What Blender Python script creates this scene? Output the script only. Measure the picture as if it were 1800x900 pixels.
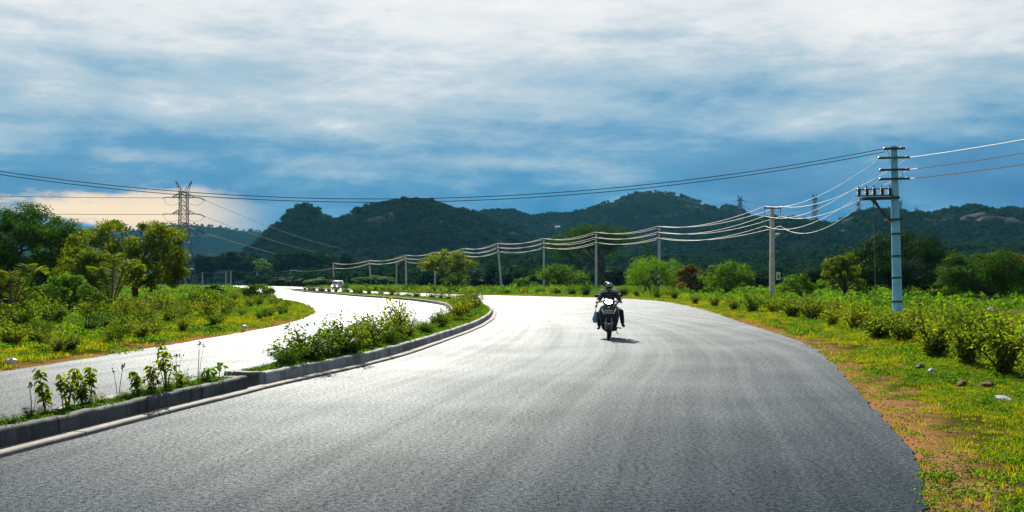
import bpy, bmesh, math, random
import numpy as np
from mathutils import Vector, Matrix, noise as mnoise

R = math.radians
rng = np.random.default_rng(11)
random.seed(5)
sc = bpy.context.scene
COL = sc.collection
for o in list(bpy.data.objects):
    bpy.data.objects.remove(o)

# ------------------------------------------------------------------ camera
CAM_H, F, U0, V0 = 1.6, 1800.0, 900.0, 495.0      # eye height, focal length in photo pixels, principal column, horizon row
cam = bpy.data.cameras.new('camera')
cam.sensor_width, cam.lens = 36.0, 36.0
cam.shift_y = 0.025
cam.clip_start, cam.clip_end = 0.1, 12000
cam_o = bpy.data.objects.new('camera', cam)
cam_o.location = (0, 0, CAM_H)
cam_o.rotation_euler = (R(90), 0, 0)
COL.objects.link(cam_o)
sc.camera = cam_o

# ------------------------------------------------------------------ sun and sky
SUN_EL, SUN_AZ = 33.0, -10.0                       # azimuth measured from +Y, negative to the left
sd = Vector((math.sin(R(SUN_AZ)) * math.cos(R(SUN_EL)), math.cos(R(SUN_AZ)) * math.cos(R(SUN_EL)), math.sin(R(SUN_EL))))
sun = bpy.data.lights.new('sun', 'SUN')
sun.energy, sun.angle, sun.color = 5.0, R(0.5), (1.0, 0.93, 0.82)
sun_o = bpy.data.objects.new('sun', sun)
sun_o.rotation_euler = sd.to_track_quat('Z', 'Y').to_euler()
sun_o.location = (0, 0, 60)
COL.objects.link(sun_o)

world = bpy.data.worlds.new('World')
sc.world = world
world.use_nodes = True
wt = world.node_tree
wt.nodes.clear()


def N(tree, typ, **kw):
    n = tree.nodes.new(typ)
    for k, v in kw.items():
        if k.startswith('i_'):
            key = k[2:]
            key = int(key) if key.isdigit() else key.replace('_', ' ')
            n.inputs[key].default_value = v
        else:
            setattr(n, k, v)
    return n


def math_n(tree, op, a, b=None, c=None, clamp=False):
    n = tree.nodes.new('ShaderNodeMath')
    n.operation = op
    n.use_clamp = clamp
    for i, v in enumerate((a, b, c)):
        if v is None:
            continue
        if isinstance(v, (int, float)):
            n.inputs[i].default_value = v
        else:
            tree.links.new(v, n.inputs[i])
    return n.outputs[0]


def mapr(tree, v, a, b, c=0.0, d=1.0, smooth=True):
    n = tree.nodes.new('ShaderNodeMapRange')
    n.interpolation_type = 'SMOOTHSTEP' if smooth else 'LINEAR'
    tree.links.new(v, n.inputs[0])
    for i, x in enumerate((a, b, c, d)):
        n.inputs[i + 1].default_value = x
    return n.outputs[0]


def mixc(tree, f, a, b, blend='MIX'):
    n = tree.nodes.new('ShaderNodeMix')
    n.data_type = 'RGBA'
    n.blend_type = blend
    for i, v in ((0, f), (6, a), (7, b)):
        if isinstance(v, (int, float)):
            n.inputs[i].default_value = v
        elif isinstance(v, (tuple, list)):
            n.inputs[i].default_value = (*v, 1.0) if len(v) == 3 else v
        else:
            tree.links.new(v, n.inputs[i])
    return n.outputs[2]


def ramp(tree, v, stops, interp='LINEAR'):
    n = tree.nodes.new('ShaderNodeValToRGB')
    n.color_ramp.interpolation = interp
    els = n.color_ramp.elements
    while len(els) < len(stops):
        els.new(0.5)
    for e, (p, c) in zip(els, stops):
        e.position = p
        e.color = (*c, 1.0) if len(c) == 3 else c
    if v is not None:
        tree.links.new(v, n.inputs[0])
    return n.outputs[0]


def noise_n(tree, vec, scale, detail=4.0, rough=0.55, dist=0.0, lac=2.0):
    n = tree.nodes.new('ShaderNodeTexNoise')
    n.inputs['Scale'].default_value = scale
    n.inputs['Detail'].default_value = detail
    n.inputs['Roughness'].default_value = rough
    n.inputs['Distortion'].default_value = dist
    n.inputs['Lacunarity'].default_value = lac
    if vec is not None:
        tree.links.new(vec, n.inputs['Vector'])
    return n.outputs[0]


def vmul(tree, v, s):
    n = tree.nodes.new('ShaderNodeVectorMath')
    n.operation = 'MULTIPLY'
    tree.links.new(v, n.inputs[0])
    n.inputs[1].default_value = s
    return n.outputs[0]


def build_world():
    t = wt
    tc = N(t, 'ShaderNodeTexCoord')
    nrm = N(t, 'ShaderNodeVectorMath', operation='NORMALIZE')
    t.links.new(tc.outputs['Generated'], nrm.inputs[0])
    d = nrm.outputs[0]
    sep = N(t, 'ShaderNodeSeparateXYZ')
    t.links.new(d, sep.inputs[0])
    el = math_n(t, 'MULTIPLY', math_n(t, 'ARCSINE', sep.outputs[2]), 180 / math.pi)
    az = math_n(t, 'MULTIPLY', math_n(t, 'ARCTAN2', sep.outputs[0], sep.outputs[1]), 180 / math.pi)
    dt = N(t, 'ShaderNodeVectorMath', operation='DOT_PRODUCT')
    t.links.new(d, dt.inputs[0])
    dt.inputs[1].default_value = sd
    ang = math_n(t, 'MULTIPLY', math_n(t, 'ARCCOSINE', math_n(t, 'MINIMUM', dt.outputs['Value'], 0.99999)), 180 / math.pi)
    st = vmul(t, d, (1.0, 1.0, 5.6))
    big = noise_n(t, st, 2.9, 7, 0.58, 0.2)
    wisps = noise_n(t, vmul(t, d, (1.0, 1.0, 3.3)), 6.0, 12, 0.65, 0.12)
    bands = noise_n(t, vmul(t, d, (1.0, 1.0, 9.0)), 3.6, 5, 0.5, 0.3)
    nz = math_n(t, 'ADD', math_n(t, 'MULTIPLY', math_n(t, 'SUBTRACT', big, 0.5), 14.0),
                math_n(t, 'ADD', math_n(t, 'MULTIPLY', math_n(t, 'SUBTRACT', wisps, 0.5), 15.0),
                       math_n(t, 'MULTIPLY', math_n(t, 'SUBTRACT', bands, 0.5), 7.0)))
    e2 = math_n(t, 'DIVIDE', math_n(t, 'ADD', el, nz), 60.0)
    cloud = ramp(t, e2, [
        (0.0, (0.035, 0.20, 0.41)), (0.055, (0.05, 0.245, 0.46)), (0.095, (0.10, 0.32, 0.53)), (0.14, (0.31, 0.49, 0.62)),
        (0.185, (0.50, 0.62, 0.70)), (0.23, (0.78, 0.81, 0.83)), (0.30, (0.95, 0.95, 0.93)), (0.55, (0.55, 0.58, 0.60)), (1.0, (0.32, 0.37, 0.42))])
    # bright torn edges in the cloud sheet
    edge = mapr(t, wisps, 0.54, 0.72)
    edge = math_n(t, 'MULTIPLY', edge, mapr(t, el, 5, 11))
    edge = math_n(t, 'MULTIPLY', edge, mapr(t, big, 0.40, 0.58))
    cloud = mixc(t, math_n(t, 'MULTIPLY', edge, 0.7), cloud, (0.95, 0.93, 0.89))
    # lit towards the sun, deep blue away from it
    away = math_n(t, 'MULTIPLY', mapr(t, ang, 32, 58, 0.0, 1.0), mapr(t, el, 13, 6))
    cloud = mixc(t, away, cloud, mixc(t, 1.0, cloud, (0.10, 0.52, 0.76), 'MULTIPLY'))
    cloud = mixc(t, mapr(t, ang, 60, 120, 0.0, 0.75), cloud, (0.07, 0.13, 0.18))
    # warm clear gap low on the left
    gap = math_n(t, 'MULTIPLY', mapr(t, el, 7.0, 3.6), mapr(t, az, -12.5, -19.0))
    gap = math_n(t, 'MULTIPLY', gap, mapr(t, az, -75.0, -50.0))
    gap = math_n(t, 'MULTIPLY', gap, mapr(t, math_n(t, 'ADD', math_n(t, 'MULTIPLY', bands, 0.5), math_n(t, 'MULTIPLY', wisps, 0.5)), 0.465, 0.55))
    cloud = mixc(t, math_n(t, 'MULTIPLY', gap, 0.95), cloud, (1.10, 0.84, 0.54))
    sky = N(t, 'ShaderNodeTexSky', sky_type='NISHITA')
    sky.sun_disc = False
    sky.sun_elevation = R(SUN_EL)
    sky.sun_rotation = R(SUN_AZ)
    cloud10 = mixc(t, 1.0, cloud, (10.0, 10.0, 10.0), 'MULTIPLY')
    thin = mapr(t, big, 0.30, 0.62, 0.92, 1.0)
    col = mixc(t, thin, sky.outputs[0], cloud10)
    bg = N(t, 'ShaderNodeBackground')
    bg.inputs[1].default_value = 0.05
    t.links.new(col, bg.inputs[0])
    out = N(t, 'ShaderNodeOutputWorld')
    t.links.new(bg.outputs[0], out.inputs[0])


build_world()
vs = sc.view_settings
vs.view_transform, vs.look, vs.exposure, vs.gamma, vs.use_curve_mapping = 'Standard', 'None', 1.0, 1.0, False
sc.render.engine = 'CYCLES'
sc.cycles.use_denoising = True
sc.cycles.max_bounces = 6
sc.cycles.transparent_max_bounces = 6
sc.cycles.volume_bounces = 0
sc.cycles.caustics_reflective = False
sc.cycles.caustics_refractive = False

# ------------------------------------------------------------------ helpers


def at(u, d, v=None):
    """ground point (or point at photo row v) at distance d in front of the camera position"""
    return Vector(((u - U0) / F * d, d, 0.0 if v is None else CAM_H + (V0 - v) / F * d))


def gd(v):
    return F * CAM_H / (v - V0)


def tagp(o, label=None, cat=None, group=None, kind=None):
    for k, v in (('label', label), ('category', cat), ('group', group), ('kind', kind)):
        if v:
            o[k] = v
    return o


def thing(name, label, cat, loc=(0, 0, 0), rz=0.0, group=None, scale=None):
    o = bpy.data.objects.new(name, None)
    o.empty_display_size = 0.3
    COL.objects.link(o)
    o.location = loc
    o.rotation_euler = (0, 0, rz)
    if scale is not None:
        o.scale = scale if hasattr(scale, '__len__') else (scale,) * 3
    return tagp(o, label, cat, group)


def link(name, me, mat=None, parent=None):
    if mat is not None and not me.materials:
        me.materials.append(mat)
    o = bpy.data.objects.new(name, me)
    COL.objects.link(o)
    o.parent = parent
    return o


class MB:
    def __init__(s):
        s.v, s.f = [], []

    def add(s, vs_, fs):
        b = len(s.v)
        s.v += [tuple(p) for p in vs_]
        s.f += [tuple(b + i for i in f) for f in fs]
        return s

    def box(s, c, d, rot=None):
        c = Vector(c)
        pts = []
        for z in (-.5, .5):
            for y in (-.5, .5):
                for x in (-.5, .5):
                    p = Vector((x * d[0], y * d[1], z * d[2]))
                    pts.append(c + (rot @ p if rot else p))
        return s.add(pts, [(0, 2, 3, 1), (4, 5, 7, 6), (0, 1, 5, 4), (2, 6, 7, 3), (0, 4, 6, 2), (1, 3, 7, 5)])

    def tube(s, pts, rad, n=6, cap=True, flat=1.0, phase=0.0):
        pts = [Vector(p) for p in pts]
        if not hasattr(rad, '__len__'):
            rad = [rad] * len(pts)
        rings = []
        prev = None
        for i, p in enumerate(pts):
            t = (pts[min(i + 1, len(pts) - 1)] - pts[max(i - 1, 0)])
            t = t.normalized() if t.length > 1e-9 else Vector((0, 0, 1))
            if prev is None:
                ref = Vector((0, 0, 1)) if abs(t.z) < 0.9 else Vector((1, 0, 0))
                a = t.cross(ref).normalized()
            else:
                a = (prev - t * prev.dot(t)).normalized()
            prev = a
            b = t.cross(a)
            rings.append([p + (a * math.cos(2 * math.pi * k / n + phase) + b * math.sin(2 * math.pi * k / n + phase) * flat) * rad[i] for k in range(n)])
        return s.loft(rings, cap)

    def loft(s, rings, cap=True, closed=True):
        n = len(rings[0])
        vs_ = [p for r in rings for p in r]
        fs = []
        for i in range(len(rings) - 1):
            for k in range(n if closed else n - 1):
                k2 = (k + 1) % n
                fs.append((i * n + k, i * n + k2, (i + 1) * n + k2, (i + 1) * n + k))
        if cap and closed:
            fs.append(tuple(reversed(range(n))))
            fs.append(tuple((len(rings) - 1) * n + k for k in range(n)))
        return s.add(vs_, fs)

    def lathe(s, prof, c=(0, 0, 0), axis='z', n=16):
        c = Vector(c)
        rings = []
        for r, h in prof:
            ring = []
            for k in range(n):
                a = 2 * math.pi * k / n
                x, y = r * math.cos(a), r * math.sin(a)
                ring.append(c + Vector({'z': (x, y, h), 'x': (h, x, y), 'y': (y, h, x)}[axis]))
            rings.append(ring)
        return s.loft(rings, True)

    def ell(s, c, r, n=12, m=8, rot=None):
        c = Vector(c)
        rings = []
        for i in range(m + 1):
            th = math.pi * (0.03 + 0.94 * i / m)
            ring = []
            for k in range(n):
                a = 2 * math.pi * k / n
                p = Vector((r[0] * math.sin(th) * math.cos(a), r[1] * math.sin(th) * math.sin(a), -r[2] * math.cos(th)))
                ring.append(c + (rot @ p if rot else p))
            rings.append(ring)
        return s.loft(rings, True)

    def torus(s, c, R0, r0, axis='x', n=20, m=8, flat=1.0):
        c = Vector(c)
        vs_, fs = [], []
        for i in range(n):
            a = 2 * math.pi * i / n
            for k in range(m):
                b = 2 * math.pi * k / m
                rr = R0 + r0 * math.cos(b)
                h = r0 * math.sin(b) * flat
                p = (rr * math.cos(a), rr * math.sin(a), h)
                vs_.append(c + Vector({'x': (p[2], p[0], p[1]), 'y': (p[0], p[2], p[1]), 'z': p}[axis]))
        for i in range(n):
            for k in range(m):
                fs.append((i * m + k, ((i + 1) % n) * m + k, ((i + 1) % n) * m + (k + 1) % m, i * m + (k + 1) % m))
        return s.add(vs_, fs)

    def mesh(s, name, smooth=False):
        me = bpy.data.meshes.new(name)
        me.from_pydata([tuple(p) for p in s.v], [], s.f)
        bm = bmesh.new()
        bm.from_mesh(me)
        bmesh.ops.recalc_face_normals(bm, faces=bm.faces)
        bm.to_mesh(me)
        bm.free()
        if smooth:
            me.polygons.foreach_set('use_smooth', [True] * len(me.polygons))
            try:
                me.set_sharp_from_angle(angle=R(40))
            except Exception:
                pass
        return me

    def build(s, name, mat, parent=None, smooth=False):
        return link(name, s.mesh(name, smooth), mat, parent)


def np_mesh(name, verts, quads, smooth=False):
    """fast mesh from numpy: quads is (n,k) index array"""
    me = bpy.data.meshes.new(name)
    nv, nf, k = len(verts), len(quads), quads.shape[1]
    me.vertices.add(nv)
    me.vertices.foreach_set('co', np.ascontiguousarray(verts, dtype=np.float32).ravel())
    me.loops.add(nf * k)
    me.loops.foreach_set('vertex_index', np.ascontiguousarray(quads, dtype=np.int32).ravel())
    me.polygons.add(nf)
    me.polygons.foreach_set('loop_start', np.arange(0, nf * k, k, dtype=np.int32))
    if smooth:
        me.polygons.foreach_set('use_smooth', np.ones(nf, dtype=bool))
    me.update(calc_edges=True)
    me.validate()
    return me


def leaf_mesh(name, P, Nn, size, aspect=0.5, fold=0.12, oval=False, rg=rng, along=None):
    """one small folded blade per point: P centres, Nn normals"""
    n = len(P)
    Nn = Nn / (np.linalg.norm(Nn, axis=1, keepdims=True) + 1e-9)
    ref = rg.normal(size=(n, 3)) if along is None else along
    A = ref - Nn * np.sum(ref * Nn, axis=1, keepdims=True)
    A /= (np.linalg.norm(A, axis=1, keepdims=True) + 1e-9)
    B = np.cross(Nn, A)
    size = np.broadcast_to(np.asarray(size, dtype=float), (n,))[:, None]
    w = size * aspect
    if not oval:
        V = np.stack([P - A * size * .5, P + B * w * .5 + Nn * size * fold, P + A * size * .5, P - B * w * .5 + Nn * size * fold], axis=1)
        idx = np.arange(n)[:, None] * 4
        Fq = np.concatenate([idx + np.array([[0, 1, 2]]), idx + np.array([[0, 2, 3]])])
        return np_mesh(name, V.reshape(-1, 3), Fq)
    V = np.stack([P - A * size * .5, P - A * size * .2 + B * w * .5 + Nn * size * fold, P + A * size * .18 + B * w * .4 + Nn * size * fold * .8,
                  P + A * size * .5 - Nn * size * .08, P + A * size * .18 - B * w * .4 + Nn * size * fold * .8, P - A * size * .2 - B * w * .5 + Nn * size * fold], axis=1)
    idx = np.arange(n)[:, None] * 6
    Fq = np.concatenate([idx + np.array([[0, 1, 2, 3]]), idx + np.array([[0, 3, 4, 5]])])
    return np_mesh(name, V.reshape(-1, 3), Fq)


def fbm(x, y, s, o=4, seed=0.0):
    a, v, f = 1.0, 0.0, 1.0 / s
    for _ in range(o):
        v += a * mnoise.noise(Vector((x * f + seed, y * f - seed, seed * .37)))
        a *= .5
        f *= 2.03
    return v


# ------------------------------------------------------------------ materials
def new_mat(name):
    m = bpy.data.materials.new(name)
    m.use_nodes = True
    t = m.node_tree
    t.nodes.clear()
    out = t.nodes.new('ShaderNodeOutputMaterial')
    return m, t, out


def pbr(name, c, rough=0.6, metal=0.0, var=0.25, scale=6.0, bump=0.0, bscale=40.0, spec=0.5, emit=None, estr=0.0, coat=0.0, c2=None):
    m, t, out = new_mat(name)
    b = N(t, 'ShaderNodeBsdfPrincipled')
    tc = N(t, 'ShaderNodeTexCoord')
    n1 = noise_n(t, tc.outputs['Object'], scale, 5, 0.6)
    c2 = c2 or tuple(x * (1 - var) for x in c)
    col = mixc(t, mapr(t, n1, 0.35, 0.68), c, c2)
    t.links.new(col, b.inputs['Base Color'])
    b.inputs['Roughness'].default_value = rough
    b.inputs['Metallic'].default_value = metal
    b.inputs['Specular IOR Level'].default_value = spec
    b.inputs['Coat Weight'].default_value = coat
    if emit:
        b.inputs['Emission Color'].default_value = (*emit, 1)
        b.inputs['Emission Strength'].default_value = estr
    if bump:
        bp = N(t, 'ShaderNodeBump', i_Strength=bump, i_Distance=0.02)
        t.links.new(noise_n(t, tc.outputs['Object'], bscale, 4, 0.6), bp.inputs['Height'])
        t.links.new(bp.outputs[0], b.inputs['Normal'])
    t.links.new(b.outputs[0], out.inputs[0])
    return m


def fol(name, c1, c2, trans=0.4, tcol=None, rough=0.45, c3=None, nscale=0.5, gloss=0.012):
    """leaf material: colour differs blade by blade and clump by clump; light shines through"""
    m, t, out = new_mat(name)
    geo = N(t, 'ShaderNodeNewGeometry')
    oi = N(t, 'ShaderNodeObjectInfo')
    tc = N(t, 'ShaderNodeTexCoord')
    n1 = noise_n(t, tc.outputs['Object'], nscale, 3, 0.6)
    f = math_n(t, 'ADD', math_n(t, 'MULTIPLY', geo.outputs['Random Per Island'], 0.55),
               math_n(t, 'ADD', math_n(t, 'MULTIPLY', mapr(t, n1, 0.3, 0.7), 0.3), math_n(t, 'MULTIPLY', oi.outputs['Random'], 0.3)))
    if name not in ('leaf_far', 'leaf_dark'):
        c2 = tuple(1.3 * x for x in c2)
        c3 = None if c3 is None else tuple(1.2 * x for x in c3)
    stops = [(0.12, c1), (0.85, c2)] if c3 is None else [(0.1, c1), (0.66, c2), (0.98, c3)]
    col = ramp(t, f, stops)
    df = N(t, 'ShaderNodeBsdfDiffuse')
    t.links.new(col, df.inputs[0])
    gl = N(t, 'ShaderNodeBsdfGlossy', i_Roughness=rough)
    b = N(t, 'ShaderNodeMixShader')
    b.inputs[0].default_value = gloss
    t.links.new(df.outputs[0], b.inputs[1])
    t.links.new(gl.outputs[0], b.inputs[2])
    tr = N(t, 'ShaderNodeBsdfTranslucent')
    tint = tcol or (2.3, 2.3, 0.45)
    t.links.new(mixc(t, 1.0, col, tint, 'MULTIPLY'), tr.inputs[0])
    mx = N(t, 'ShaderNodeMixShader')
    mx.inputs[0].default_value = trans
    t.links.new(b.outputs[0], mx.inputs[1])
    t.links.new(tr.outputs[0], mx.inputs[2])
    t.links.new(mx.outputs[0], out.inputs[0])
    return m


M = {}
M['leaf_dark'] = fol('leaf_dark', (0.004, 0.017, 0.005), (0.017, 0.050, 0.008), 0.20)
M['leaf_deep'] = fol('leaf_deep', (0.006, 0.024, 0.005), (0.028, 0.072, 0.008), 0.32)
M['leaf_mid'] = fol('leaf_mid', (0.009, 0.032, 0.006), (0.052, 0.110, 0.011), 0.40)
M['leaf_lime'] = fol('leaf_lime', (0.015, 0.050, 0.007), (0.066, 0.135, 0.012), 0.42)
M['leaf_gold'] = fol('leaf_gold', (0.020, 0.050, 0.007), (0.105, 0.145, 0.014), 0.45, (2.2, 2.0, 0.35))
M['leaf_shrub'] = fol('leaf_shrub', (0.010, 0.034, 0.006), (0.052, 0.095, 0.011), 0.42, c3=(0.13, 0.14, 0.02), nscale=2.0)
M['leaf_croton'] = fol('leaf_croton', (0.016, 0.042, 0.006), (0.085, 0.12, 0.012), 0.45, c3=(0.22, 0.19, 0.02), nscale=2.0)
M['leaf_rust'] = fol('leaf_rust', (0.025, 0.05, 0.010), (0.085, 0.085, 0.018), 0.4, (2.0, 1.6, 0.5), c3=(0.15, 0.075, 0.03), nscale=1.2)
M['leaf_far'] = fol('leaf_far', (0.005, 0.021, 0.013), (0.023, 0.055, 0.024), 0.25, (1.5, 1.8, 0.8), gloss=0.0)  # darkened so the cloud shade over the hills is put into the leaf colour
M['grass'] = fol('grass', (0.055, 0.100, 0.006), (0.17, 0.205, 0.010), 0.45, (1.7, 1.55, 0.3), c3=(0.32, 0.25, 0.02), nscale=0.7)
M['grass_dry'] = fol('grass_dry', (0.12, 0.15, 0.010), (0.24, 0.22, 0.015), 0.4, (1.4, 1.3, 0.35), c3=(0.28, 0.18, 0.03), nscale=0.7)
M['herb'] = fol('herb', (0.016, 0.055, 0.006), (0.062, 0.135, 0.010), 0.42, nscale=1.0)
M['frond'] = fol('frond', (0.03, 0.08, 0.012), (0.10, 0.15, 0.025), 0.4, c3=(0.22, 0.18, 0.05))
M['bark'] = pbr('bark', (0.10, 0.075, 0.055), 0.9, var=0.5, scale=8, bump=0.6, bscale=20)
M['stem'] = pbr('stem', (0.09, 0.08, 0.04), 0.85, var=0.4, scale=10)
M['concrete'] = pbr('concrete', (0.22, 0.21, 0.195), 0.85, var=0.35, scale=3.0, bump=0.35, bscale=60)
M['kerb_dark'] = pbr('kerb_dark', (0.055, 0.06, 0.065), 0.75, scale=4.0, bump=0.3, bscale=50, c2=(0.16, 0.16, 0.16))
M['kerb_grey'] = pbr('kerb_grey', (0.30, 0.31, 0.32), 0.8, scale=2.2, bump=0.4, bscale=45, c2=(0.14, 0.15, 0.16))
M['pole_concrete'] = pbr('pole_concrete', (0.60, 0.60, 0.60), 0.8, var=0.3, scale=2.0)
M['pole_blue'] = pbr('pole_blue', (0.22, 0.62, 0.95), 0.4, var=0.18, scale=1.6, c2=(0.17, 0.46, 0.70))
M['steel_dark'] = pbr('steel_dark', (0.045, 0.04, 0.038), 0.6, 0.3, var=0.5, scale=12, c2=(0.10, 0.05, 0.03))
M['steel_galv'] = pbr('steel_galv', (0.13, 0.155, 0.18), 0.6, 0.2, var=0.3, scale=1)
M['alu_wire'] = pbr('alu_wire', (0.58, 0.56, 0.54), 0.7, 0.0, var=0.1, scale=1)
M['dark_wire'] = pbr('dark_wire', (0.05, 0.055, 0.06), 0.5, 0.2, var=0.1, scale=1)
M['porcelain'] = pbr('porcelain', (0.16, 0.07, 0.04), 0.25, var=0.3, scale=20)
M['white_paint'] = pbr('white_paint', (0.78, 0.78, 0.76), 0.45, var=0.12, scale=3)
M['black_mark'] = pbr('black_mark', (0.03, 0.03, 0.04), 0.6)
M['granite'] = pbr('granite', (0.085, 0.085, 0.082), 1.0, var=0.65, scale=0.16, bump=1.0, bscale=0.5, spec=0.0)
M['stone'] = pbr('stone', (0.15, 0.12, 0.10), 0.9, var=0.5, scale=6, bump=0.5, bscale=18)
M['pale_stone'] = pbr('pale_stone', (0.24, 0.23, 0.21), 0.85, var=0.3, scale=5, bump=0.5, bscale=20)
M['red_stone'] = pbr('red_stone', (0.12, 0.04, 0.025), 0.9, var=0.4, scale=6, bump=0.5, bscale=18)
M['grit'] = pbr('grit', (0.26, 0.13, 0.06), 0.95, var=0.4, scale=8)
M['plastic_bag'] = pbr('plastic_bag', (0.42, 0.46, 0.48), 0.35, var=0.15, scale=8)
M['rag'] = pbr('rag', (0.20, 0.20, 0.24), 0.8, scale=9, bump=0.3, c2=(0.10, 0.08, 0.075))
M['blue_roof'] = pbr('blue_roof', (0.10, 0.26, 0.55), 0.5, var=0.2, scale=0.5)
M['wall_white'] = pbr('wall_white', (0.36, 0.36, 0.36), 0.8, var=0.2, scale=0.6)
M['dark_glass'] = pbr('dark_glass', (0.02, 0.025, 0.03), 0.12, spec=0.7)


def mat_ground(name, sand_band):
    m, t, out = new_mat(name)
    tc = N(t, 'ShaderNodeTexCoord')
    geo = N(t, 'ShaderNodeNewGeometry')
    p = geo.outputs['Position']
    n1 = noise_n(t, p, 0.9, 6, 0.62)
    n2 = noise_n(t, p, 9.0, 5, 0.65)
    n3 = noise_n(t, p, 0.035, 4, 0.6)
    soil = mixc(t, n2, (0.36, 0.16, 0.058), (0.52, 0.28, 0.125))
    green = mixc(t, n2, (0.045, 0.065, 0.008), (0.12, 0.115, 0.016))
    far = mixc(t, mapr(t, n3, 0.42, 0.62), (0.014, 0.036, 0.008), (0.045, 0.055, 0.013))
    gmask = mapr(t, n1, 0.40, 0.58)
    if sand_band:
        uv = N(t, 'ShaderNodeUVMap')
        sp = N(t, 'ShaderNodeSeparateXYZ')
        t.links.new(uv.outputs[0], sp.inputs[0])
        edge = math_n(t, 'ADD', sp.outputs[0], math_n(t, 'MULTIPLY', math_n(t, 'SUBTRACT', n1, 0.5), 1.6))
        gmask = math_n(t, 'MULTIPLY', mapr(t, edge, 0.45, 1.25), mapr(t, n1, 0.30, 0.52))
        col = mixc(t, gmask, soil, green)
    else:
        col = mixc(t, mapr(t, n1, 0.60, 0.75), far, soil)
    b = N(t, 'ShaderNodeBsdfDiffuse', i_Roughness=0.6)
    t.links.new(col, b.inputs['Color'])
    bp = N(t, 'ShaderNodeBump', i_Strength=0.8, i_Distance=0.03)
    t.links.new(noise_n(t, p, 22, 6, 0.7), bp.inputs['Height'])
    t.links.new(bp.outputs[0], b.inputs['Normal'])
    t.links.new(b.outputs[0], out.inputs[0])
    return m


def mat_asphalt():
    m, t, out = new_mat('asphalt')
    uv = N(t, 'ShaderNodeUVMap')
    geo = N(t, 'ShaderNodeNewGeometry')
    p = geo.outputs['Position']
    streak = noise_n(t, vmul(t, uv.outputs[0], (2.4, 0.026, 1.0)), 1.0, 5, 0.62)
    blotch = noise_n(t, p, 0.35, 5, 0.6)
    grain = noise_n(t, p, 75.0, 2, 0.75)
    grain2 = noise_n(t, p, 22.0, 3, 0.7)
    vor = N(t, 'ShaderNodeTexVoronoi', i_Scale=110.0)
    t.links.new(p, vor.inputs['Vector'])
    f = math_n(t, 'ADD', math_n(t, 'MULTIPLY', streak, 0.55), math_n(t, 'MULTIPLY', blotch, 0.45))
    base = mixc(t, mapr(t, f, 0.36, 0.64), (0.018, 0.033, 0.049), (0.038, 0.057, 0.076))
    gr = math_n(t, 'ADD', math_n(t, 'MULTIPLY', grain, 0.6), math_n(t, 'MULTIPLY', grain2, 0.4))
    base = mixc(t, mapr(t, gr, 0.36, 0.66), mixc(t, 1.0, base, (0.22, 0.25, 0.30), 'MULTIPLY'), mixc(t, 1.0, base, (2.2, 2.2, 2.1), 'MULTIPLY'))
    b = N(t, 'ShaderNodeBsdfDiffuse', i_Roughness=0.7)
    t.links.new(base, b.inputs['Color'])
    h = math_n(t, 'ADD', math_n(t, 'MULTIPLY', vor.outputs[0], 0.6), math_n(t, 'MULTIPLY', gr, 0.8))
    bp = N(t, 'ShaderNodeBump', i_Strength=0.5, i_Distance=0.006)
    t.links.new(h, bp.inputs['Height'])
    t.links.new(bp.outputs[0], b.inputs['Normal'])
    # worn stone tops glint at a low angle, as on any polished road
    lw = N(t, 'ShaderNodeLayerWeight')
    lw.inputs['Blend'].default_value = 0.5
    graze = math_n(t, 'POWER', lw.outputs['Facing'], 11.0)
    amt = math_n(t, 'MULTIPLY', graze, mapr(t, gr, 0.36, 0.64, 0.02, 0.40))
    amt = math_n(t, 'MULTIPLY', amt, mapr(t, f, 0.34, 0.66, 0.80, 1.18))
    gl = N(t, 'ShaderNodeBsdfGlossy', i_Roughness=0.62)
    gl.inputs['Color'].default_value = (0.93, 0.98, 1.0, 1)
    bp2 = N(t, 'ShaderNodeBump', i_Strength=0.2, i_Distance=0.006)
    t.links.new(h, bp2.inputs['Height'])
    t.links.new(bp2.outputs[0], gl.inputs['Normal'])
    mx = N(t, 'ShaderNodeMixShader')
    t.links.new(amt, mx.inputs[0])
    t.links.new(b.outputs[0], mx.inputs[1])
    t.links.new(gl.outputs[0], mx.inputs[2])
    t.links.new(mx.outputs[0], out.inputs[0])
    return m


def mat_hill():
    m, t, out = new_mat('hillside')
    geo = N(t, 'ShaderNodeNewGeometry')
    p = geo.outputs['Position']
    sp = N(t, 'ShaderNodeSeparateXYZ')
    t.links.new(geo.outputs['Normal'], sp.inputs[0])
    n1 = noise_n(t, p, 0.012, 6, 0.62)
    n2 = noise_n(t, p, 0.09, 6, 0.65)
    veg = mixc(t, n2, (0.006, 0.022, 0.013), (0.022, 0.044, 0.022))  # hillside greens set dark, cloud shade painted into them
    rock = mixc(t, n2, (0.045, 0.047, 0.047), (0.12, 0.115, 0.105))
    col = mixc(t, mapr(t, math_n(t, 'ADD', math_n(t, 'MULTIPLY', n1, 0.75), math_n(t, 'MULTIPLY', n2, 0.25)), 0.56, 0.64), veg, rock)
    b = N(t, 'ShaderNodeBsdfDiffuse', i_Roughness=0.6)
    t.links.new(col, b.inputs['Color'])
    bp = N(t, 'ShaderNodeBump', i_Strength=1.0, i_Distance=3.0)
    t.links.new(n2, bp.inputs['Height'])
    t.links.new(bp.outputs[0], b.inputs['Normal'])
    t.links.new(b.outputs[0], out.inputs[0])
    return m


M['ground'] = mat_ground('ground', False)
M['verge'] = mat_ground('verge', True)
M['asphalt'] = mat_asphalt()
M['hill'] = mat_hill()

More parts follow.
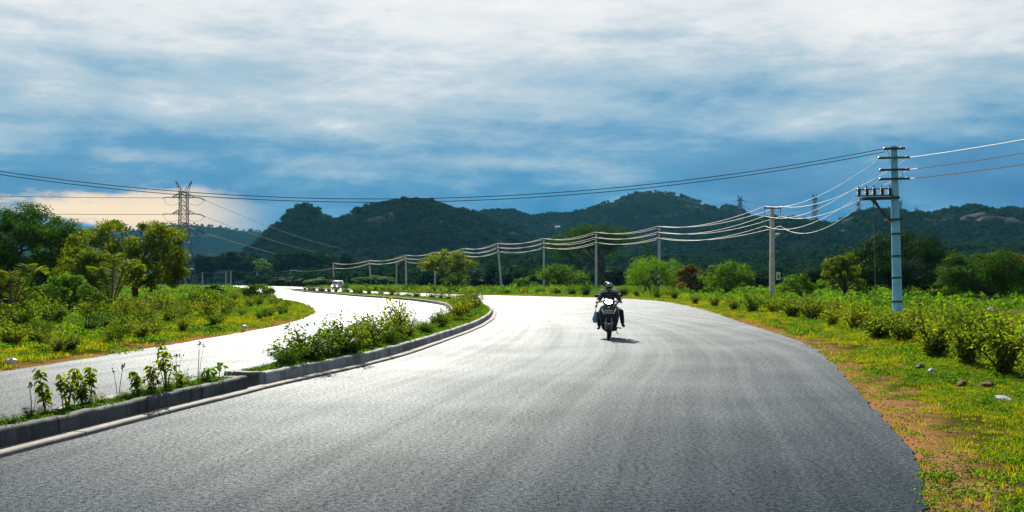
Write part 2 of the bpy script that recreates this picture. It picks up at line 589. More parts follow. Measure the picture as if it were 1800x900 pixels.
# ------------------------------------------------------------------ road plan (metres; camera stands at the origin and looks along +Y)
MAIN_L = [(-16, -20), (-9.6, -8), (-6.6, 0), (-5.4, 6), (-4.8, 9.6), (-3.8, 15.6), (-2.74, 20.6), (-2.0, 27), (-1.2, 37), (-0.95, 48), (-1.3, 60), (-2.7, 72),
          (-5.6, 86), (-9.2, 98), (-14.2, 112.5), (-19.8, 130), (-27.2, 152), (-36, 181), (-48, 230), (-75, 300), (-120, 400)]
MAIN_R = [(-9.0, -23), (-3, -9), (0.3, -0.5), (2.55, 6.3), (3.75, 9.6), (5.2, 15.6), (6.5, 21), (7.7, 27.4), (9.1, 41), (10.9, 58), (12, 76), (11.6, 90),
          (8.5, 102), (2.4, 112), (-5, 124), (-12.5, 140), (-20, 158), (-27.5, 184), (-38, 234), (-64, 304), (-108, 406)]
MED_L = [(-16.6, -19.5), (-10.1, -7.7), (-7.1, 0.2), (-5.88, 6.1), (-5.27, 9.7), (-4.5, 15.6), (-3.75, 20.6), (-3.3, 27.4), (-2.9, 37.4), (-3.0, 48.2), (-3.6, 58.8), (-4.9, 70),
         (-8.0, 83.8), (-11.6, 95.8), (-16.8, 110), (-22.5, 128.5), (-29.8, 150), (-38.6, 180), (-51, 229), (-78, 299), (-123, 399)]
LEFT_L = [(-24, -18), (-18, -5), (-13.5, 3), (-11, 9.5), (-9.7, 14), (-9.05, 18.5), (-8.75, 23.5), (-8.55, 31), (-8.6, 39.5), (-10, 51.5), (-12.6, 64), (-16.2, 78),
          (-20, 90), (-25, 106), (-29, 118), (-33, 134), (-38, 152), (-45, 180), (-58, 232), (-86, 303), (-131, 403)]


def spline(pts, per=12):
    P = [Vector((x, y, 0)) for x, y in pts]
    P = [P[0] * 2 - P[1]] + P + [P[-1] * 2 - P[-2]]
    out = []
    for i in range(1, len(P) - 2):
        for k in range(per):
            t = k / per
            a, b, c, d = P[i - 1], P[i], P[i + 1], P[i + 2]
            out.append(0.5 * ((2 * b) + (c - a) * t + (2 * a - 5 * b + 4 * c - d) * t * t + (3 * b - a - 3 * c + d) * t ** 3))
    out.append(P[-2].copy())
    return out


PER = 12
S_ML, S_MR, S_DL, S_LL = (spline(q, PER) for q in (MAIN_L, MAIN_R, MED_L, LEFT_L))


def strip_mesh(name, A, B, z=0.0, n=10, wob=0.0, zfun=None):
    verts, uvs, faces = [], [], []
    along = 0.0
    for i, (a, b) in enumerate(zip(A, B)):
        if i:
            along += ((A[i] + B[i]) / 2 - (A[i - 1] + B[i - 1]) / 2).length
        w = (b - a).length
        for k in range(n + 1):
            f = k / n
            p = a.lerp(b, f)
            if wob and k == n:
                p = p + (b - a).normalized() * ((fbm(p.x, p.y, 0.9, 3, 3.1) + 0.6 * fbm(p.x, p.y, 0.22, 3, 6.2)) * wob)
            verts.append((p.x, p.y, z + (zfun(p, f * w) if zfun else 0.0)))
            uvs.append((f * w, along))
    for i in range(len(A) - 1):
        for k in range(n):
            q = i * (n + 1) + k
            faces.append((q, q + 1, q + n + 2, q + n + 1))
    me = bpy.data.meshes.new(name)
    me.from_pydata(verts, [], faces)
    uvl = me.uv_layers.new(name='UVMap')
    lv = np.zeros(len(me.loops), dtype=np.int32)
    me.loops.foreach_get('vertex_index', lv)
    uvl.data.foreach_set('uv', np.array(uvs, dtype=np.float32)[lv].ravel())
    me.polygons.foreach_set('use_smooth', [True] * len(me.polygons))
    me.update()
    if me.polygons[0].normal.z < 0:
        me.flip_normals()
    return me


def dense(S, k=4):
    out = []
    for a, b in zip(S[:-1], S[1:]):
        for j in range(k):
            out.append(a.lerp(b, j / k))
    out.append(S[-1])
    return out


def offset(S, w):
    out = []
    for i in range(len(S)):
        t = (S[min(i + 1, len(S) - 1)] - S[max(i - 1, 0)]).normalized()
        out.append(S[i] + Vector((t.y, -t.x, 0)) * w)     # +w is to the right of travel
    return out


def structure(name, me, mat):
    return tagp(link(name, me, mat), kind='structure')


# ground to the horizon
gm = MB()
gm.add([(-6000, -300, -0.06), (6000, -300, -0.06), (6000, 9000, -0.06), (-6000, 9000, -0.06)], [(0, 1, 2, 3)])
structure('ground', gm.mesh('ground'), M['ground'])
# carriageways
structure('road', strip_mesh('road', dense(S_ML, 8), dense(S_MR, 8), 0.0, 12, wob=0.06), M['asphalt'])
structure('left_carriageway', strip_mesh('left_carriageway', dense(S_DL), dense(S_LL), 0.0, 10, wob=0.08), M['asphalt'])


def bumps(p, w):
    k = min(1.0, w / 2.5)
    return -0.035 + k * (0.10 + 0.10 * fbm(p.x, p.y, 3.0, 3, 7.7)) + min(w, 1.0) * 0.03 * fbm(p.x, p.y, 0.5, 2, 1.1)


VR_IN, VL_IN = offset(S_MR, -0.3), offset(S_LL, 0.3)
structure('right_verge', strip_mesh('right_verge', dense(VR_IN, 2), dense(offset(S_MR, 16), 2), 0.0, 40, zfun=bumps), M['verge'])
structure('left_verge', strip_mesh('left_verge', dense(VL_IN, 2), dense(offset(S_LL, -16), 2), 0.0, 40, zfun=bumps), M['verge'])
# pale side road glimpsed beyond the thicket
structure('side_road', strip_mesh('side_road', [Vector((-70, 131, 0)), Vector((-39.5, 124.5, 0))], [Vector((-72, 136, 0)), Vector((-39, 129, 0))], 0.06, 2), M['asphalt'])

# ------------------------------------------------------------------ median: soil, kerb stones, gutter slabs


def seg_between(S, y0, y1):
    return [p for p in S if y0 <= p.y <= y1]


def cut(S, y0, y1):
    """polyline between two distances with exact ends"""
    D = dense(S, 6)
    out = []
    for a, b in zip(D[:-1], D[1:]):
        for y in (y0, y1):
            if (a.y - y) * (b.y - y) < 0:
                out.append(a.lerp(b, (y - a.y) / (b.y - a.y)))
        if y0 <= b.y <= y1:
            out.append(b)
    out.sort(key=lambda p: p.y)
    return out


KH = 0.21


def kerb_profile(side):
    # (offset towards the road, height); side +1 = road lies to the right
    return [(0.0, -0.05), (0.0, KH - 0.045), (-0.012, KH - 0.015), (-0.035, KH), (-0.115, KH), (-0.14, KH - 0.02), (-0.14, -0.05)]


def kerb_piece(path, side, z0=0.0):
    n = len(path)
    rings = []
    for i, p in enumerate(path):
        t = (path[min(i + 1, n - 1)] - path[max(i - 1, 0)]).normalized()
        nr = Vector((t.y, -t.x, 0)) * side
        wz = 0.016 * fbm(p.x, p.y, 0.35, 4, 2.2)
        rings.append([p + nr * (o + (0.006 * fbm(p.x, p.y, 0.3, 2, 5.0) if o > -0.05 else 0)) + Vector((0, 0, z0 + h + (wz if h > 0.1 else 0))) for o, h in kerb_profile(side)])
    return MB().loft(rings, True)


def resample(path, step):
    L = [0.0]
    for a, b in zip(path[:-1], path[1:]):
        L.append(L[-1] + (b - a).length)
    tot = L[-1]
    n = max(1, round(tot / step))
    out, j = [], 0
    for k in range(n + 1):
        s = tot * k / n
        while j < len(L) - 2 and L[j + 1] < s:
            j += 1
        f = (s - L[j]) / max(1e-9, L[j + 1] - L[j])
        out.append(path[j].lerp(path[j + 1], max(0, min(1, f))))
    return out


def median(y0, y1, name, label, plen, sub, end_near, end_far):
    root = thing(name, label, 'kerb', (0, 0, 0))
    right, left = cut(S_ML, y0, y1), cut(S_DL, y0 + 0.1, y1)
    k = 0
    for S, side in ((right, 1), (left, -1)):
        P = resample(S, sub)
        per = max(1, round(plen / sub))
        for i in range(0, len(P) - 1, per):
            q = P[i:min(i + per, len(P) - 1) + 1]
            if len(q) < 2:
                continue
            q = [v.copy() for v in q]
            d1, d2 = (q[1] - q[0]).normalized(), (q[-1] - q[-2]).normalized()
            if i > 0:
                q[0] = q[0] + d1 * 0.008
            q[-1] = q[-1] - d2 * 0.008
            k += 1
            mb = kerb_piece(q, side)
            mat = M['kerb_dark'] if (side == 1 and (k % 7 == 4)) or (side == -1 and k % 5 == 2) else M['kerb_grey']
            if y0 < 5:
                mat = M['kerb_grey'] if side == -1 else M['kerb_low']
            mb.build('kerb_stone', mat, root, True)
    for flag, y in ((end_near, 0), (end_far, -1)):
        if flag:
            a, b = left[y], right[y]
            sg = -1 if y == 0 else 1
            d = (b - a).normalized()
            kb = kerb_piece(resample([a - d * .0 + d * 0.145, b - d * 0.145], 0.2), 1 if y == 0 else -1)
            kb.build('kerb_stone', M['kerb_dark'], root, True)
    return root, left, right


M['kerb_low'] = pbr('kerb_low', (0.115, 0.125, 0.135), 0.8, scale=1.8, bump=0.4, bscale=45, c2=(0.045, 0.05, 0.055))


def kerb_mat(name, c1, c2, c3):
    m, t, out = new_mat(name)
    p = N(t, 'ShaderNodeNewGeometry').outputs['Position']
    big_ = noise_n(t, p, 1.6, 6, 0.65)
    run = noise_n(t, vmul(t, p, (9, 9, 0.7)), 1.0, 4, 0.6)
    fine = noise_n(t, p, 40, 4, 0.7)
    col = mixc(t, mapr(t, big_, 0.38, 0.62), c1, c2)
    col = mixc(t, math_n(t, 'MULTIPLY', mapr(t, run, 0.50, 0.66), 0.75), col, c3)
    col = mixc(t, mapr(t, fine, 0.56, 0.70), col, mixc(t, 1.0, col, (0.5, 0.5, 0.5), 'MULTIPLY'))
    b = N(t, 'ShaderNodeBsdfPrincipled', i_Roughness=0.85)
    b.inputs['Specular IOR Level'].default_value = 0.2
    t.links.new(col, b.inputs['Base Color'])
    bp = N(t, 'ShaderNodeBump', i_Strength=0.7, i_Distance=0.012)
    t.links.new(math_n(t, 'ADD', math_n(t, 'MULTIPLY', fine, 0.4), noise_n(t, p, 9, 5, 0.65)), bp.inputs['Height'])
    t.links.new(bp.outputs[0], b.inputs['Normal'])
    t.links.new(b.outputs[0], out.inputs[0])
    return m


M['kerb_low'] = kerb_mat('kerb_low', (0.085, 0.095, 0.105), (0.040, 0.046, 0.054), (0.022, 0.025, 0.028))
M['kerb_grey'] = kerb_mat('kerb_grey', (0.30, 0.31, 0.33), (0.17, 0.18, 0.20), (0.08, 0.082, 0.085))
isl1, l1, r1 = median(-8, 15.1, 'median_kerb', 'long weathered kerb round the narrow near median, nearest the camera', 3.2, 0.16, False, True)
isl2, l2, r2 = median(15.75, 190, 'median_kerb', 'grey kerb of the curving far median, with a dark painted end', 2.4, 0.3, True, False)


def soil_mesh(name, A, B):
    a, b = resample(A, 0.6), resample(B, 0.6)
    n = min(len(a), len(b))
    a = resample(A, 0.6)
    b = [Vector(p) for p in resample(B, (sum((q - p).length for p, q in zip(B[:-1], B[1:]))) / (len(a) - 1))]
    m_ = min(len(a), len(b))
    a, b = a[:m_], b[:m_]
    a = [p.lerp(q, 0.12 / max(0.3, (q - p).length)) for p, q in zip(a, b)]
    b2 = [q.lerp(p, 0.12 / max(0.3, (q - p).length)) for p, q in zip(a, b)]
    return strip_mesh(name, a, b2, KH - 0.06, 6, zfun=lambda p, w: 0.03 * fbm(p.x, p.y, 0.7, 3, 4.4))


structure('median_soil', soil_mesh('median_soil', l1, r1), M['verge'])
structure('median_soil', soil_mesh('median_soil', l2, r2), M['verge'])


def gutter(y0, y1, step):
    root = thing('gutter', 'pale concrete gutter slabs along the foot of the ' + ('near median kerb' if y0 < 5 else 'far median kerb'), 'gutter')
    P = resample(cut(S_ML, y0, y1), step)
    for i in range(len(P) - 1):
        a, b = P[i], P[i + 1]
        t = (b - a).normalized()
        nr = Vector((t.y, -t.x, 0))
        a2, b2 = a + t * 0.012, b - t * 0.012
        w = 0.20 + 0.03 * fbm(a.x, a.y, 2, 2, 9)
        w2 = 0.20 + 0.03 * fbm(b.x, b.y, 2, 2, 9)
        h = 0.038 + 0.006 * random.random()
        rings = []
        for p, ww in ((a2, w), (a2.lerp(b2, .5), (w + w2) / 2 + random.uniform(-.012, .012)), (b2, w2)):
            rings.append([p + nr * o + Vector((0, 0, z)) for o, z in ((0.004, -0.03), (0.004, h), (ww - 0.012, h), (ww, h - 0.012), (ww, -0.03))])
        MB().loft(rings).build('slab', M['concrete'], root)
    return root


gutter(-6, 15.3, 1.6)
gutter(15.3, 78, 1.6)

# ------------------------------------------------------------------ hills
# crest lines: (photo column, photo row) at the distance of the ridge
RIDGES = [
    (2400, 420, [(-300, 440), (60, 430), (200, 412), (262, 401), (300, 394), (340, 394), (380, 401), (430, 407), (470, 409), (500, 414), (620, 420), (800, 440)]),
    (1050, 330, [(380, 480), (440, 452), (472, 425), (490, 405), (510, 388), (528, 369), (545, 364), (562, 366), (578, 386), (600, 391), (618, 380), (640, 365), (668, 355), (700, 349), (735, 346), (762, 350), (790, 360), (820, 374), (850, 386), (890, 402), (950, 424), (1020, 452), (1100, 480)]),
    (1500, 420, [(740, 400), (800, 386), (832, 379), (870, 373), (900, 371), (930, 381), (960, 378), (990, 377), (1030, 371), (1050, 364), (1060, 357), (1085, 355), (1100, 345), (1130, 341), (1160, 341), (1185, 345), (1205, 349), (1222, 354), (1232, 362), (1262, 371), (1276, 364), (1292, 368), (1312, 381), (1350, 392), (1420, 400), (1500, 410), (1700, 430)]),
    (1000, 380, [(1000, 480), (1100, 447), (1200, 422), (1280, 402), (1330, 392), (1362, 386), (1390, 384), (1425, 390), (1455, 398), (1474, 395), (1486, 384), (1500, 378), (1525, 374), (1560, 377), (1600, 382), (1630, 378), (1655, 374), (1690, 370), (1712, 372), (1725, 377), (1760, 375), (1800, 376), (1860, 380), (2000, 395), (2300, 420)]),
    (560, 170, [(560, 478), (700, 470), (860, 462), (1000, 456), (1150, 462), (1300, 458), (1450, 452), (1600, 446), (1750, 442), (1900, 440), (2200, 450)]),
]
RX = []
for D, W, pts in RIDGES:
    xs = np.array([(u - U0) / F * D for u, v in pts])
    zs = np.array([CAM_H + (V0 - v) / F * D for u, v in pts])
    RX.append((D, W, xs, zs))


def hill_z(x, y):
    best = 0.0
    for D, W, xs, zs in RX:
        yy = y - D - 0.10 * W * mnoise.noise(Vector((x / 160.0, D, 0)))
        w = W if yy < 0 else W * 1.2
        if abs(yy) > w:
            continue
        x2 = x * (D / max(y, 50.0)) * 0.5 + x * 0.5
        c = float(np.interp(x2, xs, zs, left=0, right=0))
        q = 1 - abs(yy) / w
        b = q * q * (3 - 2 * q)
        b = b ** 0.8
        best = max(best, c * b)
    if best > 0:
        best += min(best, 30) * 0.10 * fbm(x, y, 90, 4, 3.3)
    return best


def hills():
    xs = np.concatenate([np.arange(-1700, -500, 24), np.arange(-500, 800, 8), np.arange(800, 1500, 18)])
    ys = np.concatenate([np.arange(380, 1300, 11), np.arange(1300, 3000, 30)])
    V = np.zeros((len(ys), len(xs), 3))
    for j, y in enumerate(ys):
        for i, x in enumerate(xs):
            V[j, i] = (x, y, hill_z(x, y) - 0.5)
    nx = len(xs)
    q = np.array([(j * nx + i, j * nx + i + 1, (j + 1) * nx + i + 1, (j + 1) * nx + i) for j in range(len(ys) - 1) for i in range(nx - 1)])
    me = np_mesh('hills', V.reshape(-1, 3), q, True)
    structure('hills', me, M['hill'])


hills()

# ------------------------------------------------------------------ vegetation builders


def unit(rg, n):
    v = rg.normal(size=(n, 3))
    return v / np.linalg.norm(v, axis=1, keepdims=True)


def gen_tree(H, W, cb, nclump, nleaf, leaf, seed, shape='round', r0=0.2, stems=1, clump=0.078, aspect=0.55, droop=0.0, lean=0.0):
    """trunk-and-limbs mesh plus a crown of leaf blades gathered in clumps"""
    rg = np.random.default_rng(seed)
    Rr, ch = W / 2, (H - cb)
    C = []
    lob = [(unit(rg, 1)[0], rg.uniform(-0.28, 0.22)) for _ in range(9)]
    while len(C) < nclump:
        d = unit(rg, 1)[0]
        if shape == 'round':
            if d[2] < -0.75:
                continue
            m = 1 + sum(a * max(0, float(np.dot(d, l))) ** 6 for l, a in lob)
            r = rg.uniform(0.25, 1.0) ** 0.45 * m
            C.append((d[0] * Rr * r, d[1] * Rr * r, cb + ch * 0.46 + d[2] * ch * 0.5 * r))
        elif shape == 'umbrella':
            a, r = rg.uniform(0, 2 * math.pi), rg.uniform(0, 1) ** 0.5
            m = 1 + 0.22 * math.sin(3 * a + seed) + 0.12 * math.sin(7 * a)
            top = cb + ch * (1 - 0.55 * r * r)
            z = top - rg.uniform(0, 1) ** 1.6 * ch * (0.30 + 0.25 * r)
            C.append((math.cos(a) * Rr * r * m, math.sin(a) * Rr * r * m, z))
        elif shape == 'open':
            if d[2] < -0.8:
                continue
            m = 1 + sum(a * 1.3 * max(0, float(np.dot(d, l))) ** 5 for l, a in lob)
            r = rg.uniform(0.55, 1.0) ** 0.5 * m
            C.append((d[0] * Rr * r, d[1] * Rr * r, cb + ch * 0.45 + d[2] * ch * 0.52 * r))
        elif shape == 'cone':
            f = rg.uniform(0, 1) ** 1.5
            a = rg.uniform(0, 2 * math.pi)
            rr = Rr * (1 - f) ** 0.8 * rg.uniform(0.3, 1.0) ** 0.5
            C.append((math.cos(a) * rr, math.sin(a) * rr, cb + ch * f))
    C = np.array(C)
    ln = np.array([lean * H, 0, 0])
    C = C + ln * (C[:, 2:3] / H)
    # leaves
    per = max(1, nleaf // nclump)
    rc = W * clump * rg.uniform(0.6, 1.35, size=(nclump, 1))
    dl = unit(rg, nclump * per) * rg.uniform(0.15, 1.0, (nclump * per, 1)) ** 0.6
    P = np.repeat(C, per, axis=0) + dl * np.repeat(rc, per, axis=0) * np.array([1.5, 1.5, 1.0])
    if droop:
        P[:, 2] -= np.abs(rg.normal(size=len(P))) * droop
    ctr = np.array([0, 0, cb + ch * 0.4])
    out = P - ctr
    out /= np.linalg.norm(out, axis=1, keepdims=True) + 1e-6
    Nn = rg.normal(size=P.shape) * 0.45 + dl * 0.9 + out * 0.3 + np.array([0, 0, 0.35])
    P[:, 2] = np.maximum(P[:, 2], 0.12 * cb + 0.05)
    crown = leaf_mesh('crown', P, Nn, leaf * rg.uniform(0.65, 1.3, len(P)), aspect, 0.1, rg=rg)
    # limbs
    mb = MB()
    fork = cb * (0.55 if stems == 1 else 0.12) + 0.05 * H
    starts = []
    for s in range(stems):
        a = 2 * math.pi * s / max(1, stems) + rg.uniform(0, 1)
        base = Vector((0.06 * W * math.cos(a), 0.06 * W * math.sin(a), -0.2)) if stems > 1 else Vector((0, 0, -0.2))
        top = Vector((0.12 * W * math.cos(a) + lean * fork, 0.12 * W * math.sin(a), fork + 0.18 * H)) if stems > 1 else Vector((rg.normal() * 0.02 * H + lean * fork, rg.normal() * 0.02 * H, fork + 0.05 * H))
        mid = base.lerp(top, 0.5) + Vector((rg.normal() * 0.015 * H, rg.normal() * 0.015 * H, 0))
        rr = r0 * (1 if stems == 1 else 0.7)
        mb.tube([base, base.lerp(mid, .3), mid, top], [rr * 1.35, rr * 1.02, rr * 0.9, rr * 0.75], 7)
        starts.append(top)
    nl = max(5, min(14, nclump // 3))
    pick = rg.choice(nclump, size=nl, replace=False)
    ends = []
    for k, i in enumerate(pick):
        s = starts[k % len(starts)]
        e = Vector(C[i]) * 0.92
        e.z = max(e.z, s.z + 0.02 * H)
        mid = s.lerp(e, 0.5) + Vector((0, 0, 0.06 * H)) + Vector(rg.normal(size=3)) * 0.02 * H
        mb.tube([s - Vector((0, 0, 0.05 * H)), s.lerp(mid, .5), mid, e], [r0 * 0.55, r0 * 0.42, r0 * 0.28, r0 * 0.1], 5)
        ends.append((mid, e))
    for i in range(nclump):
        e = Vector(C[i])
        m0 = min((m for m, _ in ends), key=lambda q: (q - e).length)
        mb.tube([m0, m0.lerp(e, 0.5) + Vector((0, 0, 0.015 * H)), e], [r0 * 0.2, r0 * 0.13, r0 * 0.05], 4)
    return mb.mesh('trunk', True), crown


def gen_shrub(h, w, nst, nleaf, leaf, seed, aspect=0.5, spread=0.8, oval=True, top=0.35):
    """several stems from one root, blades along the upper part of each"""
    rg = np.random.default_rng(seed)
    mb = MB()
    P, Nn, A = [], [], []
    per = max(3, nleaf // nst)
    for s in range(nst):
        a = rg.uniform(0, 2 * math.pi)
        r = rg.uniform(0.1, 1.0) ** 0.6 * w / 2
        hh = h * rg.uniform(0.55, 1.0) * (1 - 0.35 * (2 * r / w) ** 2)
        tip = Vector((math.cos(a) * r, math.sin(a) * r, hh))
        mid = Vector((tip.x * 0.35, tip.y * 0.35, hh * 0.5)) + Vector(rg.normal(size=3)) * 0.03 * h
        base = Vector((rg.normal() * 0.04 * w, rg.normal() * 0.04 * w, -0.04))
        mb.tube([base, mid, tip], [0.012 * h + 0.003, 0.009 * h + 0.002, 0.003], 4)
        for k in range(per):
            f = rg.uniform(1 - spread, 1.0)
            p = base.lerp(mid, f * 2) if f < 0.5 else mid.lerp(tip, f * 2 - 1)
            th = rg.uniform(0, 2 * math.pi)
            o = np.array([math.cos(th), math.sin(th), rg.uniform(-0.5, 0.6)])
            rad = rg.uniform(0.3, 1.0) * (0.10 * w + leaf * 0.6)
            P.append(np.array(p) + o * rad)
            Nn.append(np.array([o[0] * 0.4, o[1] * 0.4, 0.8]) + rg.normal(size=3) * 0.45)
            A.append(o + np.array([0, 0, -0.25]))
    P, Nn, A = np.array(P), np.array(Nn), np.array(A)
    P[:, 2] = np.maximum(P[:, 2], 0.02)
    lm = leaf_mesh('foliage', P, Nn, leaf * rg.uniform(0.6, 1.3, len(P)), aspect, 0.1, oval, rg, A)
    return mb.mesh('stem', True), lm


def plant(name, meshes, mats, loc, label, cat, scale=1.0, rz=None, group=None, names=('trunk', 'crown')):
    t = thing(name, label, cat, loc, random.uniform(0, 6.28) if rz is None else rz, group, scale)
    for nm, me, mt in zip(names, meshes, mats):
        o = link(nm, me, None, t)
        if not me.materials:
            me.materials.append(mt)
        o.material_slots[0].link = 'OBJECT'
        o.material_slots[0].material = mt
    return t


def scatter(name, pts, rots, scl, idx, protos, label, cat=None):
    """one uncountable mass: blades, tufts or far trees instanced on points"""
    me = bpy.data.meshes.new(name)
    n = len(pts)
    me.vertices.add(n)
    me.vertices.foreach_set('co', np.asarray(pts, dtype=np.float32).ravel())
    for nm, typ, arr, key in (('rot', 'FLOAT_VECTOR', rots, 'vector'), ('scl', 'FLOAT_VECTOR', scl, 'vector'), ('pid', 'INT', idx, 'value')):
        at_ = me.attributes.new(nm, typ, 'POINT')
        at_.data.foreach_set(key, np.asarray(arr, dtype=np.int32 if typ == 'INT' else np.float32).ravel())
    o = bpy.data.objects.new(name, me)
    COL.objects.link(o)
    g = bpy.data.node_groups.new(name, 'GeometryNodeTree')
    g.interface.new_socket('Geometry', in_out='INPUT', socket_type='NodeSocketGeometry')
    g.interface.new_socket('Geometry', in_out='OUTPUT', socket_type='NodeSocketGeometry')
    gi, go = g.nodes.new('NodeGroupInput'), g.nodes.new('NodeGroupOutput')
    join = g.nodes.new('GeometryNodeJoinGeometry')

    def named(nm, typ):
        a = g.nodes.new('GeometryNodeInputNamedAttribute')
        a.data_type = typ
        a.inputs[0].default_value = nm
        return a.outputs[0]
    ar, asc, ai = named('rot', 'FLOAT_VECTOR'), named('scl', 'FLOAT_VECTOR'), named('pid', 'INT')
    for k, po in enumerate(protos):
        oi = g.nodes.new('GeometryNodeObjectInfo')
        oi.inputs[0].default_value = po
        oi.inputs['As Instance'].default_value = True
        ip = g.nodes.new('GeometryNodeInstanceOnPoints')
        cmp = g.nodes.new('FunctionNodeCompare')
        cmp.data_type, cmp.operation = 'INT', 'EQUAL'
        g.links.new(ai, cmp.inputs[2])
        cmp.inputs[3].default_value = k
        g.links.new(gi.outputs[0], ip.inputs['Points'])
        g.links.new(cmp.outputs[0], ip.inputs['Selection'])
        g.links.new(oi.outputs['Geometry'], ip.inputs['Instance'])
        g.links.new(ar, ip.inputs['Rotation'])
        g.links.new(asc, ip.inputs['Scale'])
        g.links.new(ip.outputs[0], join.inputs[0])
    g.links.new(join.outputs[0], go.inputs[0])
    md = o.modifiers.new('scatter', 'NODES')
    md.node_group = g
    return tagp(o, label, cat, kind='stuff')


def proto(name, me, mat):
    me.materials.clear()
    me.materials.append(mat)
    return bpy.data.objects.new(name, me)       # not linked: only a source for scattered copies


# ------------------------------------------------------------------ far wood on the hills
def far_wood():
    protos = []
    for k in range(5):
        rg = np.random.default_rng(100 + k)
        nc = 16
        d = unit(rg, nc)
        d[:, 2] = np.abs(d[:, 2]) * 0.9
        C = d * np.array([0.42, 0.42, 0.55]) * rg.uniform(0.5, 1, (nc, 1)) + np.array([0, 0, 0.35])
        P = np.repeat(C, 13, axis=0) + rg.normal(size=(nc * 13, 3)) * 0.10
        Nn = (P - np.array([0, 0, .3])) + rg.normal(size=P.shape) * 0.25 + np.array([0, 0, .15])
        lm = leaf_mesh('far_leaf', P, Nn, rg.uniform(0.11, 0.22, len(P)), 0.8, 0.08, rg=rg)
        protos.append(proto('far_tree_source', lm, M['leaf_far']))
    pts, rots, scl, idx = [], [], [], []
    rg = np.random.default_rng(5)

    def put(x, y, z, s, k=None):
        pts.append((x, y, z - 0.12 * s))
        rots.append((0, 0, rg.uniform(0, 6.28)))
        w = s * rg.uniform(0.85, 1.35)
        scl.append((w, w, s * rg.uniform(0.8, 1.2)))
        idx.append(rg.integers(0, 5) if k is None else k)
    n = 0
    while n < 24000:
        y = rg.uniform(400, 1600) if rg.random() < 0.85 else rg.uniform(1600, 2500)
        x = rg.uniform(-0.62, 0.62) * y
        if y > 1250 and x > 0.45 * y:
            continue
        z = hill_z(x, y)
        if z < 0.5:
            continue
        den = 0.72 + 0.9 * fbm(x, y, 70, 3, 12.0)
        crest = (1350 < y < 1620 and 120 < x < 275 and z > 100 and rg.random() < 0.75) or (980 < y < 1120 and -232 < x < -180 and z > 55 and rg.random() < 0.8)
        dome = crest or (abs(x + 110) < 60 and abs(y - 1050) < 60 and z > 72)
        if rg.random() > den or dome:
            continue
        put(x, y, z, rg.uniform(2.6, 6.8) * (1.25 if y > 1500 else 1.0))
        n += 1
    # plain below the hills: belts and hedges
    n = 0
    while n < 7000:
        y = rg.uniform(235, 640)
        x = rg.uniform(-0.6, 0.62) * y
        if fbm(x, y * 1.8, 60, 3, 31.0) < -0.12:
            continue
        if abs(x - np.interp(y, [200, 300, 420], [-45, -90, -150])) < 40:
            continue
        put(x, y, hill_z(x, y), rg.uniform(2.0, 6.5))
        n += 1
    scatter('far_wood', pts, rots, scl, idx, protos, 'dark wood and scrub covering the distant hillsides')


far_wood()


def rock_mesh(seed, n=3):
    bm = bmesh.new()
    bmesh.ops.create_icosphere(bm, subdivisions=n, radius=1.0)
    for v in bm.verts:
        p = v.co * 1.1 + Vector((seed * 3.7, seed, -seed))
        v.co *= 1 + 0.34 * mnoise.noise(p) + 0.22 * mnoise.noise(p * 2.3) + 0.10 * mnoise.noise(p * 5.1)
    me = bpy.data.meshes.new('rock')
    bm.to_mesh(me)
    bm.free()
    me.polygons.foreach_set('use_smooth', [True] * len(me.polygons))
    return me


ROCKS = [rock_mesh(k + 1) for k in range(6)]


def boulder(loc, s, label, mat, group=None, name='boulder', cat='boulder', k=None):
    me = ROCKS[(k if k is not None else random.randrange(6))].copy()
    me.materials.append(mat)
    o = link(name, me)
    o.location = loc
    o.scale = s
    o.rotation_euler = (random.uniform(-.3, .3), random.uniform(-.3, .3), random.uniform(0, 6.28))
    return tagp(o, label, cat, group)


def on_hill(u, v, d0=430.0, d1=2400.0):
    """distance at which the sight line through photo column u, row v meets the hillside"""
    d = d0
    while d < d1:
        p = at(u, d, v)
        if hill_z(p.x, p.y) >= p.z:
            return d
        d += 4.0
    return None


